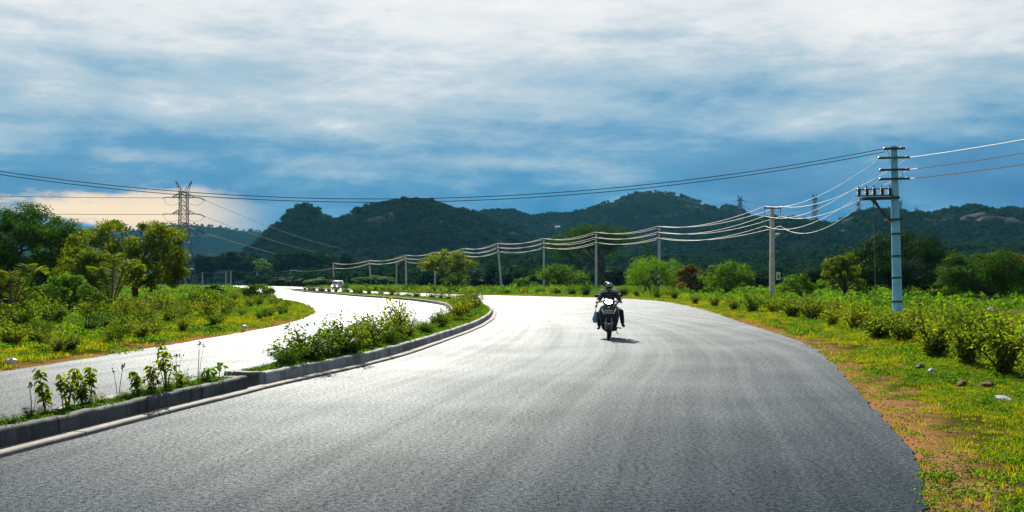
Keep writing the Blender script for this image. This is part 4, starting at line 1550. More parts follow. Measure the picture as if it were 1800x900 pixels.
G_NEAR = [proto('grass_source', tuft(38, .075, .12, 500 + k, .007), M['grass']) for k in range(3)] + \
         [proto('dry_grass_source', tuft(30, .060, .12, 510, .006), M['grass_dry'])] + \
         [proto('herb_source', herb(46, .075, .13, .034, 520 + k), M['herb']) for k in range(2)]


def grass_band(name, S, side, y0, y1, w0, w1, n, smin, smax, label, seed, dry_edge=0.35, minratio=None):
    rg = np.random.default_rng(seed)
    D = [p for p in dense(S, 4) if y0 <= p.y <= y1]
    O = offset(D, side)
    cum = np.cumsum([0] + [(b - a).length for a, b in zip(D[:-1], D[1:])])
    pts, rots, scl, idx = [], [], [], []
    tries = 0
    while len(pts) < n and tries < n * 12:
        tries += 1
        f = rg.uniform(0, 1) ** 1.5 * cum[-1]
        j = min(len(D) - 2, int(np.searchsorted(cum, f)) - 1)
        j = max(j, 0)
        w = w0 + (w1 - w0) * rg.uniform(0, 1) ** 1.2
        t = (f - cum[j]) / max(1e-6, cum[j + 1] - cum[j])
        p = D[j].lerp(D[j + 1], t) + (O[j] - D[j]) * w
        if abs(p.x) > 0.62 * p.y + 2:
            continue
        nz = fbm(p.x, p.y, 1.1, 3, 21.0)
        nb = fbm(p.x, p.y, 3.0, 2, 41.0)
        if w < (0.42 if p.y > 17 else 0.62 - 0.02 * (p.y - 7)) + 1.3 * max(0, nz + .3) and rg.random() < (0.93 if p.y < 45 else 0.6):
            continue
        if nz > 0.42 and rg.random() < 0.75:
            continue
        s = rg.uniform(smin, smax) * (0.75 + 0.5 * max(0, nb))
        k = rg.integers(0, 3)
        q = rg.random()
        if q < (dry_edge if w < 0.7 else 0.05 + 0.22 * max(0, nb)):
            k = 3
        elif q > 0.72 - 0.35 * nb:
            k = 4 + rg.integers(0, 2)
        z = bumps(p, w + .3)
        pts.append((p.x, p.y, z - 0.005))
        rots.append((rg.normal() * .1, rg.normal() * .1, rg.uniform(0, 6.28)))
        scl.append((s, s, s * rg.uniform(.7, 1.2)))
        idx.append(k)
    return scatter(name, pts, rots, scl, idx, G_NEAR, label)


grass_band('grass', S_MR, 1, 5.0, 24, 0.05, 8, 26000, 0.6, 1.25, 'short patchy grass and weeds on the near right verge', 601)
grass_band('grass', S_MR, 1, 20, 126, 0.0, 12, 20000, 1.2, 2.6, 'yellow-green grass along the far right verge', 602)
grass_band('grass', S_LL, -1, 10, 125, 0.0, 12, 22000, 1.2, 2.8, 'grass and weeds along the left verge under the thicket', 603)
# loose grit along the crumbling asphalt edge
gp, gr_, gs, gi_ = [], [], [], []
rgg = np.random.default_rng(33)
GRIT = [proto('grit_source', ROCKS[k].copy(), M[m]) for k, m in ((0, 'stone'), (1, 'pale_stone'), (2, 'grit'))]
for S, sgn, n in ((S_MR, 1, 5200), (S_LL, -1, 1600)):
    D = [p for p in dense(S, 6) if 5 < p.y < 60]
    O = offset(D, sgn)
    for _ in range(n):
        j = int(rgg.random() ** 1.9 * (len(D) - 1))
        w = abs(rgg.normal()) * 0.40 + 0.05
        p = D[j] + (O[j] - D[j]) * w + Vector((rgg.normal() * .04, rgg.normal() * .15, 0))
        s_ = rgg.uniform(.003, .008) * (1 + .02 * p.y)
        gp.append((p.x, p.y, (bumps(p, w + .3) if w > 0 else 0.0) + s_ * .3))
        gr_.append(tuple(rgg.uniform(0, 6.28, 3)))
        gs.append((s_, s_, s_ * .7))
        gi_.append(rgg.integers(0, 3))
scatter('gravel', gp, gr_, gs, gi_, GRIT, 'loose grit and small stones along the asphalt edge')
# median ground cover
mp, mr_, ms, mi = [], [], [], []
rgm = np.random.default_rng(9)
for _ in range(8000):
    y = 7 + 125 * rgm.random() ** 2.0
    p = med_pt(y, rgm.uniform(.36, .62) if y < 17 else rgm.uniform(.22, .80))
    p.y += rgm.uniform(-.4, .4)
    if 14.9 < p.y < 16.0:
        continue
    s = rgm.uniform(0.7, 1.25) if y < 17 else rgm.uniform(0.7, 1.5) * (1 if y < 40 else 2.0)
    mp.append(p)
    mr_.append((0, 0, rgm.uniform(0, 6.28)))
    ms.append((s, s, s))
    mi.append(rgm.choice([0, 1, 3, 4, 5, 4, 5]))
scatter('ground_cover', mp, mr_, ms, mi, G_NEAR, 'low weeds and grass growing along the median')
# bright field cover behind the left thicket and on the right plain
FIELD = [proto('field_source', herb(60, .7, .8, .22, 530 + k), M['herb']) for k in range(2)] + [proto('field_source', herb(60, .6, .8, .2, 533), M['leaf_gold']), proto('field_source', tuft(40, .6, .5, 534, .05), M['grass'])]
rgf = np.random.default_rng(15)
fp, fr, fs, fi = [], [], [], []
while len(fp) < 9000:
    y = rgf.uniform(28, 330) if rgf.random() < .6 else rgf.uniform(28, 140)
    x = rgf.uniform(-.6, .6) * y
    lx = np.interp(y, [p.y for p in S_LL], [p.x for p in S_LL])
    rx = np.interp(y, [p.y for p in S_MR[:150]], [p.x for p in S_MR[:150]]) if y < 100 else None
    if y < 115:
        if lx - 3.0 < x < (rx if rx is not None else 12) + 4.0:
            continue
    elif y < 330:
        cl = np.interp(y, [p[1] for p in LEFT_L], [p[0] for p in LEFT_L]) - 4
        cr = np.interp(y, [p[1] for p in MAIN_R[12:]], [p[0] for p in MAIN_R[12:]]) + 4
        if cl < x < cr:
            continue
    if x < 0 and -75 < x < -36 and 116 < y < 142:
        continue
    nf = fbm(x, y, 14, 3, 51)
    if nf < -0.35:
        continue
    fp.append((x, y, -.05))
    fr.append((0, 0, rgf.uniform(0, 6.28)))
    s = rgf.uniform(.7, 1.5) * (1 if y < 120 else 1.4) * (0.42 if x > 0 and y < 60 else 1) * (0.55 if x < 0 and y < 75 else 1)
    fs.append((s, s, s * rgf.uniform(.5, 1.0)))
    fi.append(rgf.choice([0, 1, 3, 0, 1, 2]))
scatter('field_weeds', fp, fr, fs, fi, FIELD, 'bright green weeds covering the fields beyond the roads')

# ------------------------------------------------------------------ utility poles


def crossarm(root, z, half, y=0.0, mat='steel_dark', ins=True, th=0.09, parent_name='crossarm', rz=0.0):
    a = MB().box((0, y, z), (2 * half, th, th)).build(parent_name, M[mat], root)
    a.rotation_euler = (0, 0, rz)
    if ins:
        for s in (-1, 1):
            MB().lathe([(0.02, 0.0), (0.05, 0.04), (0.03, 0.08), (0.055, 0.12), (0.03, 0.17), (0.02, 0.2)], (s * (half - 0.06), y, z + th / 2), 'z', 8).build('insulator', M['porcelain'], a)
    return a


POLES = {}


def slim_pole(key, u, d, vtop, label, lean=0.0, rz=0.0, arms=3, step=0.75, half=0.5, w=0.22, group='slim roadside poles', extra=None):
    H = CAM_H + (V0 - vtop) / F * d
    p = at(u, d)
    root = thing('utility_pole', label, 'pole', p, rz, group)
    root.rotation_euler = (0, lean, rz)
    MB().tube([(0, 0, -0.2), (0, 0, H)], [w * 0.75, w * 0.55], 4, phase=math.pi / 4).build('shaft', M['pole_concrete'], root)
    for k in range(arms):
        crossarm(root, H - 0.12 - k * step, half, y=-0.16)
    POLES[key] = (root, H, half, step)
    return root


def wire_pt(key, k, s):
    root, H, half, step = POLES[key]
    m = Matrix.Translation(root.location) @ root.rotation_euler.to_matrix().to_4x4()
    return m @ Vector((s * (half - 0.06), -0.16, H - 0.12 - k * step + 0.2))


slim_pole('p1', 1357, 98, 364, 'square grey concrete pole with three crossarms and a small white plate', 0.0, R(8), 3, 0.95, 0.85, 0.42, None)
slim_pole('p2', 1159, 138, 399, 'slim pole before the bright green bamboo-like clump', 0.0, R(20), 3, 0.78, 0.5, 0.30)
slim_pole('p3', 1048, 156, 409, 'slim pole directly behind the scooter riders', 0.0, R(30), 3, 0.8, 0.5, 0.28)
slim_pole('p4', 956, 180, 420, 'slim upright pole left of the umbrella-shaped tree', 0.0, R(35), 3, 0.8, 0.5, 0.28)
slim_pole('p5', 882, 198, 428, 'slim pole leaning strongly left, near the middle of the row', -0.11, R(35), 3, 0.8, 0.5, 0.3)
slim_pole('p6', 820, 222, 437, 'pale pole leaning before the right side of the sunlit yellow-green tree', -0.075, R(35), 3, 0.8, 0.5, 0.3)
slim_pole('p7', 765, 240, 444, 'slim pole before the left side of the sunlit yellow-green tree', -0.02, R(35), 3, 0.85, 0.5, 0.3)
slim_pole('p8', 714, 256, 449, 'slim upright pole left of the sunlit yellow-green tree', -0.01, R(35), 3, 0.85, 0.5, 0.34)
slim_pole('p9', 653, 296, 458, 'pole leaning left, second to the right of the white van', -0.10, R(35), 2, 0.9, 0.5, 0.34)
slim_pole('p10', 587, 335, 463, 'pole rising straight behind the white van', -0.03, R(35), 2, 1.6, 0.5, 0.4)
slim_pole('q1', 511, 400, 475, 'first thin pole left of the white van', 0, R(30), 1, 0.8, 0.5, 0.4, 'thin distant poles')
slim_pole('q2', 452, 410, 477, 'second thin pole left of the van, before the paler domed tree', 0, R(30), 1, 0.8, 0.5, 0.36, 'thin distant poles')
slim_pole('q3', 406, 420, 475, 'right one of the close pair of thin poles in the dark row', 0, R(30), 1, 0.8, 0.5, 0.4, 'thin distant poles')
slim_pole('q4', 397, 420, 477, 'left one of the close pair of thin poles in the dark row', 0, R(30), 1, 0.8, 0.5, 0.4, 'thin distant poles')
slim_pole('q5', 356, 430, 479, 'thin pole near the left end of the tall dark row', 0, R(30), 1, 0.8, 0.5, 0.45, 'thin distant poles')
slim_pole('q6', 326, 440, 487, 'leftmost thin distant pole beside the open tree', 0, R(30), 1, 0.8, 0.5, 0.4, 'thin distant poles')
slim_pole('q7', 741, 330, 466, 'short thin pole between the two poles left of the yellow-green tree', 0, R(30), 1, 0.8, 0.5, 0.34, 'thin distant poles')
slim_pole('q8', 697, 310, 463, 'brown thin pole third to the right of the white van', 0, R(30), 2, 0.9, 0.5, 0.34, 'thin distant poles')
# small plate on the concrete pole
r_p1 = POLES['p1'][0]
sg = MB().box((0.62, -0.02, (V0 - 485) / F * 98 + CAM_H), (0.40, 0.04, 0.75)).build('number_plate', M['white_paint'], r_p1)
MB().box((0.62, -0.045, (V0 - 485) / F * 98 + CAM_H - 0.05), (0.16, 0.01, 0.36)).build('mark', M['black_mark'], sg)
MB().box((0.28, -0.0, (V0 - 485) / F * 98 + CAM_H), (0.4, 0.03, 0.03)).build('plate_bracket', M['steel_dark'], r_p1)
for s in (-1, 1):
    MB().tube([(s * 0.8, -0.16, 6.6), (s * 0.8, -0.16, 8.75)], 0.028, 5).build('insulator_rod', M['steel_galv'], r_p1)

# tall blue-white tubular pole with switch platform
BP_D = 49.6
bp_loc = at(1578, BP_D)
S_ = BP_D / F
zv = lambda v: CAM_H + (V0 - v) * S_
blue = thing('utility_pole', 'tall blue-white steel pole with crossarms and an insulator platform', 'pole', bp_loc)
blue.rotation_euler = (0, -0.024, 0)
ztop = zv(257)
MB().tube([(0, 0, -0.3), (0, 0, ztop * .5), (0, 0, ztop)], [0.235, 0.205, 0.165], 12).build('shaft', M['pole_blue'], blue, True)
for v in (386, 411, 450, 488, 530):
    MB().lathe([(0.17, -.04), (0.255, -.04), (0.255, .04), (0.17, .04)], (0, 0, zv(v)), 'z', 12).build('collar', M['steel_dark'], blue)
for v, hf, off in ((262, 0.44, 0.0), (278, 0.70, 0.0), (299, 0.68, 0.02), (315, 0.68, 0.0)):
    cm = MB().box((off - 0.06, -0.22, zv(v)), (2 * hf, 0.10, 0.10))
    ca = cm.build('crossarm', M['steel_dark'] if v != 278 else M['steel_galv'], blue)
    for s in (-1, 1):
        MB().lathe([(0.03, -.14), (0.075, -.10), (0.045, -.05), (0.075, 0), (0.045, .05), (0.075, .10), (0.03, .14)], (off - 0.06 + s * (hf - .05), -0.22, zv(v)), 'x', 8).build('insulator', M['porcelain'], ca)
pf = MB()
zpl = zv(348)
pf.box((-0.75, -0.25, zpl), (1.75, 0.08, 0.12)).box((-0.75, 0.25, zpl), (1.75, 0.08, 0.12)).box((-1.58, 0, zpl), (0.07, 0.5, 0.1)).box((0.12, 0, zpl), (0.07, 0.5, 0.1)).box((-0.85, 0, zpl + 0.03), (0.07, 0.5, 0.06))
plat = pf.build('platform', M['steel_dark'], blue)
MB().box((-1.0, -0.02, zv(345.0) + 0.05), (1.75, 0.3, 0.05)).build('base_plate', M['steel_galv'], plat)
MB().tube([(-1.85, 0, zv(332)), (-0.15, 0, zv(331))], 0.03, 5).build('bus_bar', M['steel_dark'], plat)
for x in (-1.74, -1.36, -1.00, -0.62, -0.24):
    z0 = zv(345.0) + 0.08
    MB().lathe([(0.035, 0), (0.085, .03), (0.05, .08), (0.10, .11), (0.055, .17), (0.10, .2), (0.05, .27), (0.09, .31), (0.03, .36), (0.02, .48)], (x, 0, z0), 'z', 10).build('insulator', M['porcelain'], plat, True)
    MB().box((x + 0.05, 0, z0 + .14), (0.04, 0.2, 0.26)).build('switch_blade', M['steel_galv'], plat)
for y in (-0.22, 0.22):
    MB().tube([(-1.3 if y < 0 else -0.95, y, zpl), (-0.32, y, zv(386)), (0.1, y, zv(386))], 0.05, 5).build('brace', M['steel_dark'], blue)
MB().box((-0.1, 0, zv(386)), (0.7, 0.52, 0.09)).build('brace_clamp', M['steel_dark'], blue)
MB().tube([(-1.02, 0.1, zpl), (-1.02, 0.1, 0.0)], 0.022, 5).build('earth_wire', M['steel_galv'], blue)

# poles that stand outside the picture and carry the ends of the spans
def end_pole(loc, H, label):
    root = thing('utility_pole', label, 'pole', loc)
    MB().tube([(0, 0, -0.2), (0, 0, H)], [0.2, 0.15], 8).build('shaft', M['pole_concrete'], root, True)
    for k in range(3):
        crossarm(root, H - 0.15 - k * 0.5, 0.7)
    return root


end_pole((26.5, 10.0, 0), 8.9, 'plain pole right of the picture holding the nearest wires')
end_pole((-31.5, 50.0, 0), 8.2, 'plain pole left of the picture holding the long dark cable')

# ------------------------------------------------------------------ wires


def span(a, b, sag, n=12):
    a, b = Vector(a), Vector(b)
    return [a.lerp(b, i / n) + Vector((0, 0, -4 * sag * (i / n) * (1 - i / n))) for i in range(n + 1)]


def wire(pts, r, label, mat='alu_wire', group=None, name='overhead_wire', n=4):
    rr = r if hasattr(r, '__len__') else [r] * len(pts)
    o = MB().tube(pts, rr, n).build(name, M[mat], None, True)
    return tagp(o, label, 'wire', group)


bl = lambda x, v, y=-0.22: bp_loc + Vector((x - (zv(v)) * 0.024, y, zv(v)))
order = ['p1', 'p2', 'p3', 'p4', 'p5', 'p6', 'p7', 'p8']
lev = ['top', 'middle', 'bottom']
src = {(0, -1): (-0.72, 279), (0, 1): (0.60, 279), (1, -1): (-0.72, 299), (1, 1): (0.58, 300), (2, -1): (-0.72, 315), (2, 1): (-1.3, 349)}
for k in range(3):
    for s in (-1, 1):
        x, v = src[(k, s)]
        pts = span(bl(x, v), wire_pt('p1', k, s), 0.85 + 0.15 * k, 14)
        for a, b in zip(order[:-1], order[1:]):
            A, B = wire_pt(a, k, s), wire_pt(b, k, s)
            pts += span(A, B, 0.012 * (A - B).length + 0.28 + random.uniform(-.08, .1), 12)[1:]
        if k < 2:
            for a, b in (('p8', 'p9'), ('p9', 'p10')):
                A, B = wire_pt(a, k, s), wire_pt(b, k, s)
                pts += span(A, B, 0.7, 10)[1:]
        rad = [0.007 + 0.00013 * p.y for p in pts]
        wire(pts, rad, f'pale {lev[k]} wire of the roadside pole row, {"left" if s < 0 else "right"} end of the crossarms')
for k in (0,):
    for s in (-1, 1):
        pts = []
        for a, b in (('p10', 'q1'), ('q1', 'q2'), ('q2', 'q3'), ('q3', 'q5'), ('q5', 'q6')):
            A, B = wire_pt(a, 1 if a == 'p10' else 0, s), wire_pt(b, 0, s)
            pts += span(A, B, 0.8, 8)[(1 if pts else 0):]
        wire(pts, 0.07, f'faint {"left" if s < 0 else "right"} wire along the thin distant poles', 'dark_wire')
# near spans to the right
for x, v, vz, lab in ((0.62, 278, 8.7, 'highest'), (0.60, 299, 8.3, 'middle'), (0.60, 315, 7.8, 'lowest')):
    wire(span(bl(x, v), (26.4, 10.0, vz), 0.75, 24), 0.021, f'{lab} pale wire running right from the blue-white pole')
# long dark twin cable crossing to the left
for dz, lab in ((0.0, 'upper'), (-0.16, 'lower')):
    wire(span(bl(-0.5, 262) + Vector((0, 0, dz)), (-31.4, 50.0, 8.1 + dz), 2.45, 40), 0.017, f'{lab} strand of the long dark cable crossing the whole sky', 'dark_wire')
# droppers on the blue pole
wire([bl(-0.45, 263), bl(-0.30, 272), bl(-0.28, 285), bl(-0.2, 290)], 0.012, 'thin jumper lead hanging left of the blue-white pole top', 'dark_wire')
wire([bl(0.3, 300), bl(0.32, 308), bl(0.22, 316), bl(0.2, 322)], 0.012, 'thin jumper lead hanging right of the blue-white pole', 'dark_wire')

# ------------------------------------------------------------------ lattice pylons


def strut(mb, a, b, t):
    mb.tube([a, b], t, 3)


def pylon(loc, label, top, group=None, th=0.15, rz=0.0):
    """lattice tower, unit height 45 m scaled to 'top'"""
    k = top / 45.0
    root = thing('transmission_pylon', label, 'pylon', loc, rz, group, k)
    lv = [(0, 4.6), (7, 3.7), (13, 2.9), (18.5, 2.3), (23.6, 1.85), (27, 1.7), (30.7, 1.6), (34.3, 1.55), (37.8, 1.55), (40, 1.5)]
    body = MB()
    for (z0, w0), (z1, w1) in zip(lv[:-1], lv[1:]):
        c0 = [Vector((sx * w0, sy * w0, z0)) for sx, sy in ((-1, -1), (1, -1), (1, 1), (-1, 1))]
        c1 = [Vector((sx * w1, sy * w1, z1)) for sx, sy in ((-1, -1), (1, -1), (1, 1), (-1, 1))]
        for i in range(4):
            j = (i + 1) % 4
            strut(body, c0[i], c1[i], th * 1.2)
            strut(body, c0[i], c1[j], th * .8)
            strut(body, c0[j], c1[i], th * .8)
            strut(body, c1[i], c1[j], th * .8)
    body.build('tower_body', M['steel_galv'], root)
    for z, zt in ((23.6, 25.6), (30.7, 32.7), (37.8, 39.8)):
        a = MB()
        for s in (-1, 1):
            tip = Vector((s * 5.2, 0, z))
            for sy in (-1, 1):
                strut(a, Vector((s * 1.6, sy * 1.6, z)), tip, th)
                strut(a, Vector((s * 1.5, sy * 1.5, zt)), tip, th)
                for f in (.33, .66):
                    strut(a, Vector((s * 1.6, sy * 1.6, z)).lerp(tip, f), Vector((s * 1.5, sy * 1.5, zt)).lerp(tip, f), th * .7)
        arm = a.build('crossarm', M['steel_galv'], root)
        for s in (-1, 1):
            MB().tube([(s * 5.2, 0, z), (s * 7.2, 0, z + 0.1 - .3 * (s > 0)), (s * 9.2, 0, z - (0.2 if s < 0 else 1.2))], 0.22, 5).build('insulator', M['steel_dark'], arm)
            MB().tube([(s * 9.0, 0, z - (.2 if s < 0 else 1.2)), (s * 7.6, 0, z - 2.6), (s * 5.5, 0, z - 3.4), (s * 3.2, 0, z - 3.0), (s * 1.7, 0, z - 2.0)], 0.06, 4).build('jumper_cable', M['steel_dark'], arm)
    for s in (-1, 1):
        h = MB()
        tip = Vector((s * 3.5, 0, 45))
        for sx, sy in ((-1, -1), (1, -1), (1, 1), (-1, 1)):
            strut(h, Vector((s * 1.5 + (sx - s) * .6, sy * 1.5, 40)), tip, th)
        for f in (.3, .6):
            strut(h, Vector((s * 1.5, -1.5, 40)).lerp(tip, f), Vector((s * .3, 1.5, 40)).lerp(tip, f), th * .8)
        h.build('peak', M['steel_galv'], root)
    return root


py_loc = at(323, 440)
pylon(py_loc, 'large lattice pylon with two horned peaks behind the open tree', 44.9)
for u, v, d, top, lab in [
    (1301, 343, 1250, 42, 'far pylon left of the second utility pole, on the hill gap'),
    (1432, 341, 1300, 46, 'far pylon seen between the wires right of the second utility pole'),
    (1509, 351, 1400, 44, 'far pylon just left of the blue-white pole platform'),
    (1582, 350, 1500, 46, 'far pylon almost hidden behind the blue-white pole'),
    (1611, 364, 1700, 44, 'faintest far pylon just right of the blue-white pole'),
]:
    p = at(u, d)
    p.z = CAM_H + (V0 - v) / F * d - top
    pylon(p, lab, top, 'far pylons on the skyline', 0.30, R(20))
pz = {0: 37.8, 1: 30.7, 2: 23.6}
for k in range(3):
    for s, side in ((-1, 'left'), (1, 'right')):
        a = py_loc + Vector((s * 9.1, 0, pz[k] - (.2 if s < 0 else 1.2)))
        end = Vector((-420 - 15 * k, 380 + 40 * s, pz[k] + 4)) if s < 0 else Vector((-150, 1350, pz[k] + 8))
        wire(span(a, end, 3.0 if s < 0 else 12.0, 20), 0.09 if s < 0 else [0.09 + 0.06 * i / 20 for i in range(21)], f'{("upper", "middle", "lower")[k]} power line running {side} from the large pylon', 'dark_wire', None, 'power_line')
for i in range(4):
    us = ((1301, 343, 1250), (1432, 341, 1300), (1509, 351, 1400), (1582, 350, 1500), (1611, 364, 1700))
    for k, dv in enumerate((8, 20)):
        a, b = at(us[i][0], us[i][2], us[i][1] + dv), at(us[i + 1][0], us[i + 1][2], us[i + 1][1] + dv)
        wire(span(a, b, 7, 10), 0.14, f'faint {("upper", "lower")[k]} line between far pylons, gap {("one", "two", "three", "four")[i]} from the left', 'dark_wire', None, 'power_line')

# ------------------------------------------------------------------ small buildings far off


def shed(loc, w, dp, h, label, roof_mat, rz=0.0):
    root = thing('shed', label, 'building', loc, rz)
    wall = MB().box((0, 0, h / 2 - .6), (w, dp, h + 1.2)).build('wall', M['wall_white'], root)
    rf = MB()
    o = 0.4
    x0, x1, y0, y1 = -w / 2 - o, w / 2 + o, -dp / 2 - o, dp / 2 + o
    rf.add([(x0, y0, h), (x1, y0, h), (x1, y1, h), (x0, y1, h), (x0, 0, h + dp * .28), (x1, 0, h + dp * .28)], [(0, 1, 5, 4), (3, 4, 5, 2), (0, 4, 3), (1, 2, 5), (0, 3, 2, 1)])
    rf.build('roof', roof_mat, root)
    n = max(1, int(w / 4))
    for i in range(n):
        MB().box((-w / 2 + (i + .5) * w / n, -dp / 2 - .03, h * .55), (w / n * .4, .06, h * .4)).build('window', M['dark_glass'], root)
    return root


for u, v, d, w, h, lab, rm in [
    (1522, 434, 600, 9.0, 2.2, 'blue-roofed shed on the slope left of the blue-white pole', M['blue_roof']),
    (980, 399, 1080, 6.0, 2.0, 'tiny white house on the slope right of the domed hill', M['wall_white']),
    (1372, 414, 820, 8.0, 1.8, 'small pale house above the second utility pole wires', M['wall_white']),
]:
    d = on_hill(u, v + 3) or d
    p = at(u, d, v + 3)
    shed(p, w, 6.0, h, lab, rm, R(6))

# ------------------------------------------------------------------ stones and litter on the verges


def crumple(seed, s):
    bm = bmesh.new()
    bmesh.ops.create_icosphere(bm, subdivisions=3, radius=1.0)
    for v in bm.verts:
        p = v.co * 2.2 + Vector((seed * 5.1, seed, seed))
        v.co *= 1 + 0.35 * mnoise.noise(p) + 0.25 * abs(mnoise.noise(p * 2.5))
        v.co = Vector((v.co.x * s[0], v.co.y * s[1], max(-0.3, v.co.z) * s[2]))
    me = bpy.data.meshes.new('crumple')
    bm.to_mesh(me)
    bm.free()
    return me


for k, (u, v, s, mat, nm, cat, lab) in enumerate([
    (1637, 664, (0.07, 0.055, 0.06), 'plastic_bag', 'plastic_bag', 'bag', 'crumpled white plastic bag in the grass of the right verge'),
    (1762, 716, (0.26, 0.08, 0.05), 'rag', 'cloth_rag', 'rag', 'grey crumpled cloth lying in the grass at the right'),
    (1618, 655, (0.07, 0.06, 0.05), 'steel_dark', 'plastic_scrap', 'scrap', 'small dark scrap left of the white plastic bag'),
    (20, 646, (0.10, 0.08, 0.07), 'plastic_bag', 'plastic_bag', 'bag', 'white plastic bag on the far left verge beside the carriageway'),
    (430, 582, (0.12, 0.09, 0.09), 'plastic_bag', 'plastic_bag', 'bag', 'white plastic bag on the left verge near the bend'),
    (833, 528, (0.4, 0.3, 0.4), 'plastic_bag', 'plastic_bag', 'bag', 'white bag lying in the shrubs of the distant median'),
]):
    d = gd(v)
    me = crumple(k + 2, s)
    o = link(nm, me, M[mat])
    o.location = at(u, d) + Vector((0, 0, 0.08 + s[2] * .3))
    o.rotation_euler = (0, 0, k * 1.3)
    tagp(o, lab, cat)
for k, (u, v, s, mat, lab) in enumerate([
    (1382, 552, 0.30, 'red_stone', 'reddish brick-like stone on the right verge left of the hedge'),
    (1420, 563, 0.22, 'red_stone', 'red stone among dry grass right of the first red stone'),
    (1448, 574, 0.22, 'red_stone', 'red clod half hidden under the right hedge'),
    (1466, 582, 0.15, 'pale_stone', 'pale stone at the hedge foot beside the red clods'),
    (1478, 600, 0.20, 'pale_stone', 'flat pale stone on the grass right of the road edge'),
    (1524, 612, 0.20, 'red_stone', 'red-brown clod in front of the yellowing hedge'),
    (1556, 620, 0.13, 'pale_stone', 'small pale stone below the blue-white pole'),
    (1664, 662, 0.20, 'red_stone', 'red clod just right of the white plastic bag'),
    (1690, 680, 0.22, 'red_stone', 'dark red clod under the right-hand shrubs'),
    (1735, 684, 0.30, 'red_stone', 'big dark red clod at the foot of the tallest right shrub'),
    (1658, 674, 0.12, 'pale_stone', 'grey stone below the white plastic bag'),
    (356, 584, 0.26, 'stone', 'brown stone on the left verge edge'),
    (1742, 548, 0.75, 'pale_stone', 'large pale boulder under the drooping tree at the right'),
    (1812, 612, 0.75, 'pale_stone', 'pale stone slab cut by the right picture edge'),
]):
    d = gd(v)
    boulder(at(u, d) + Vector((0, 0, 0.03 + .04 * s)), (s * .36, s * .30, s * .22), lab, M[mat], name='stone', cat='stone', k=k % 6)

# ------------------------------------------------------------------ people


def capsule(mb, a, b, ra, rb, n=10):
    a, b = Vector(a), Vector(b)
    d = (b - a).normalized()
    pts = [a - d * ra * .85, a - d * ra * .5, a, b, b + d * rb * .5, b + d * rb * .85]
    mb.tube(pts, [ra * .5, ra * .86, ra, rb, rb * .86, rb * .5], n)


def remeshed(mb, name, mat, parent, vox=0.014, smooth=4):
    me = mb.mesh(name)
    o = bpy.data.objects.new('work', me)
    COL.objects.link(o)
    r = o.modifiers.new('r', 'REMESH')
    r.mode = 'VOXEL'
    r.voxel_size = vox
    if smooth:
        s = o.modifiers.new('s', 'SMOOTH')
        s.iterations = smooth
        s.factor = 0.5
    dg = bpy.context.evaluated_depsgraph_get()
    m2 = bpy.data.meshes.new_from_object(o.evaluated_get(dg))
    bpy.data.objects.remove(o)
    m2.name = name
    m2.polygons.foreach_set('use_smooth', [True] * len(m2.polygons))
    m2.materials.clear()
    return link(name, m2, mat, parent)


def hand(mb, p, d, side, up):
    """palm plus five curled fingers closing round a bar at p"""
    p, d, side, up = (Vector(q) for q in (p, d, side, up))
    capsule(mb, p - d * .05, p - d * .005 + up * .01, .026, .030, 8)
    for k in range(4):
        o = side * (-.030 + .020 * k)
        ln = (.032, .036, .034, .026)[k]
        a = p + o + up * .022
        b = a + d * ln
        c = b - up * .034 + d * .004
        e = c - d * .024 - up * .006
        mb.tube([a, b, c, e], [.0105, .0100, .0095, .008], 6)
    a = p - side * .034 - d * .02
    mb.tube([a, a + d * .028 - up * .02, a + d * .036 - up * .04 + side * .016], [.012, .011, .009], 6)


M['skin'] = pbr('skin', (0.20, 0.095, 0.055), 0.55, var=0.2, scale=6)
M['shirt_dark'] = pbr('shirt_dark', (0.030, 0.052, 0.056), 0.85, var=0.3, scale=9, bump=0.3, bscale=25)
M['shirt_light'] = pbr('shirt_light', (0.34, 0.38, 0.42), 0.85, var=0.25, scale=9, bump=0.3, bscale=25)
M['trousers'] = pbr('trousers', (0.035, 0.055, 0.06), 0.85, var=0.3, scale=9, bump=0.3, bscale=25)
M['trousers_navy'] = pbr('trousers_navy', (0.03, 0.04, 0.05), 0.85, var=0.3, scale=9)
M['helmet'] = pbr('helmet', (0.02, 0.025, 0.035), 0.18, var=0.1, coat=0.6)
M['helmet_band'] = pbr('helmet_band', (0.45, 0.48, 0.52), 0.3)
M['hair'] = pbr('hair', (0.09, 0.035, 0.018), 0.6, var=0.4, scale=20)
M['scooter_black'] = pbr('scooter_black', (0.008, 0.010, 0.012), 0.25, var=0.1, coat=0.25)
M['scooter_grey'] = pbr('scooter_grey', (0.16, 0.18, 0.20), 0.3, 0.4, var=0.1)
M['rubber'] = pbr('rubber', (0.018, 0.018, 0.018), 0.8, var=0.3, scale=20)
M['chrome'] = pbr('chrome', (0.65, 0.66, 0.68), 0.2, 1.0, var=0.05)
M['lens'] = pbr('lens', (0.9, 0.9, 0.85), 0.2, emit=(1.0, 0.93, 0.72), estr=14.0)
M['lens_pink'] = pbr('lens_pink', (0.62, 0.52, 0.50), 0.15, var=0.1)
M['bag_blue'] = pbr('bag_blue', (0.34, 0.50, 0.58), 0.4, var=0.4, scale=9, c2=(0.06, 0.22, 0.32))
M['sandal'] = pbr('sandal', (0.03, 0.022, 0.018), 0.7)
M['seat_black'] = pbr('seat_black', (0.02, 0.02, 0.021), 0.6, bump=0.2)

SC_LOC = at(1070, gd(597))
SC_RZ = R(-7)
SC_S = 0.985


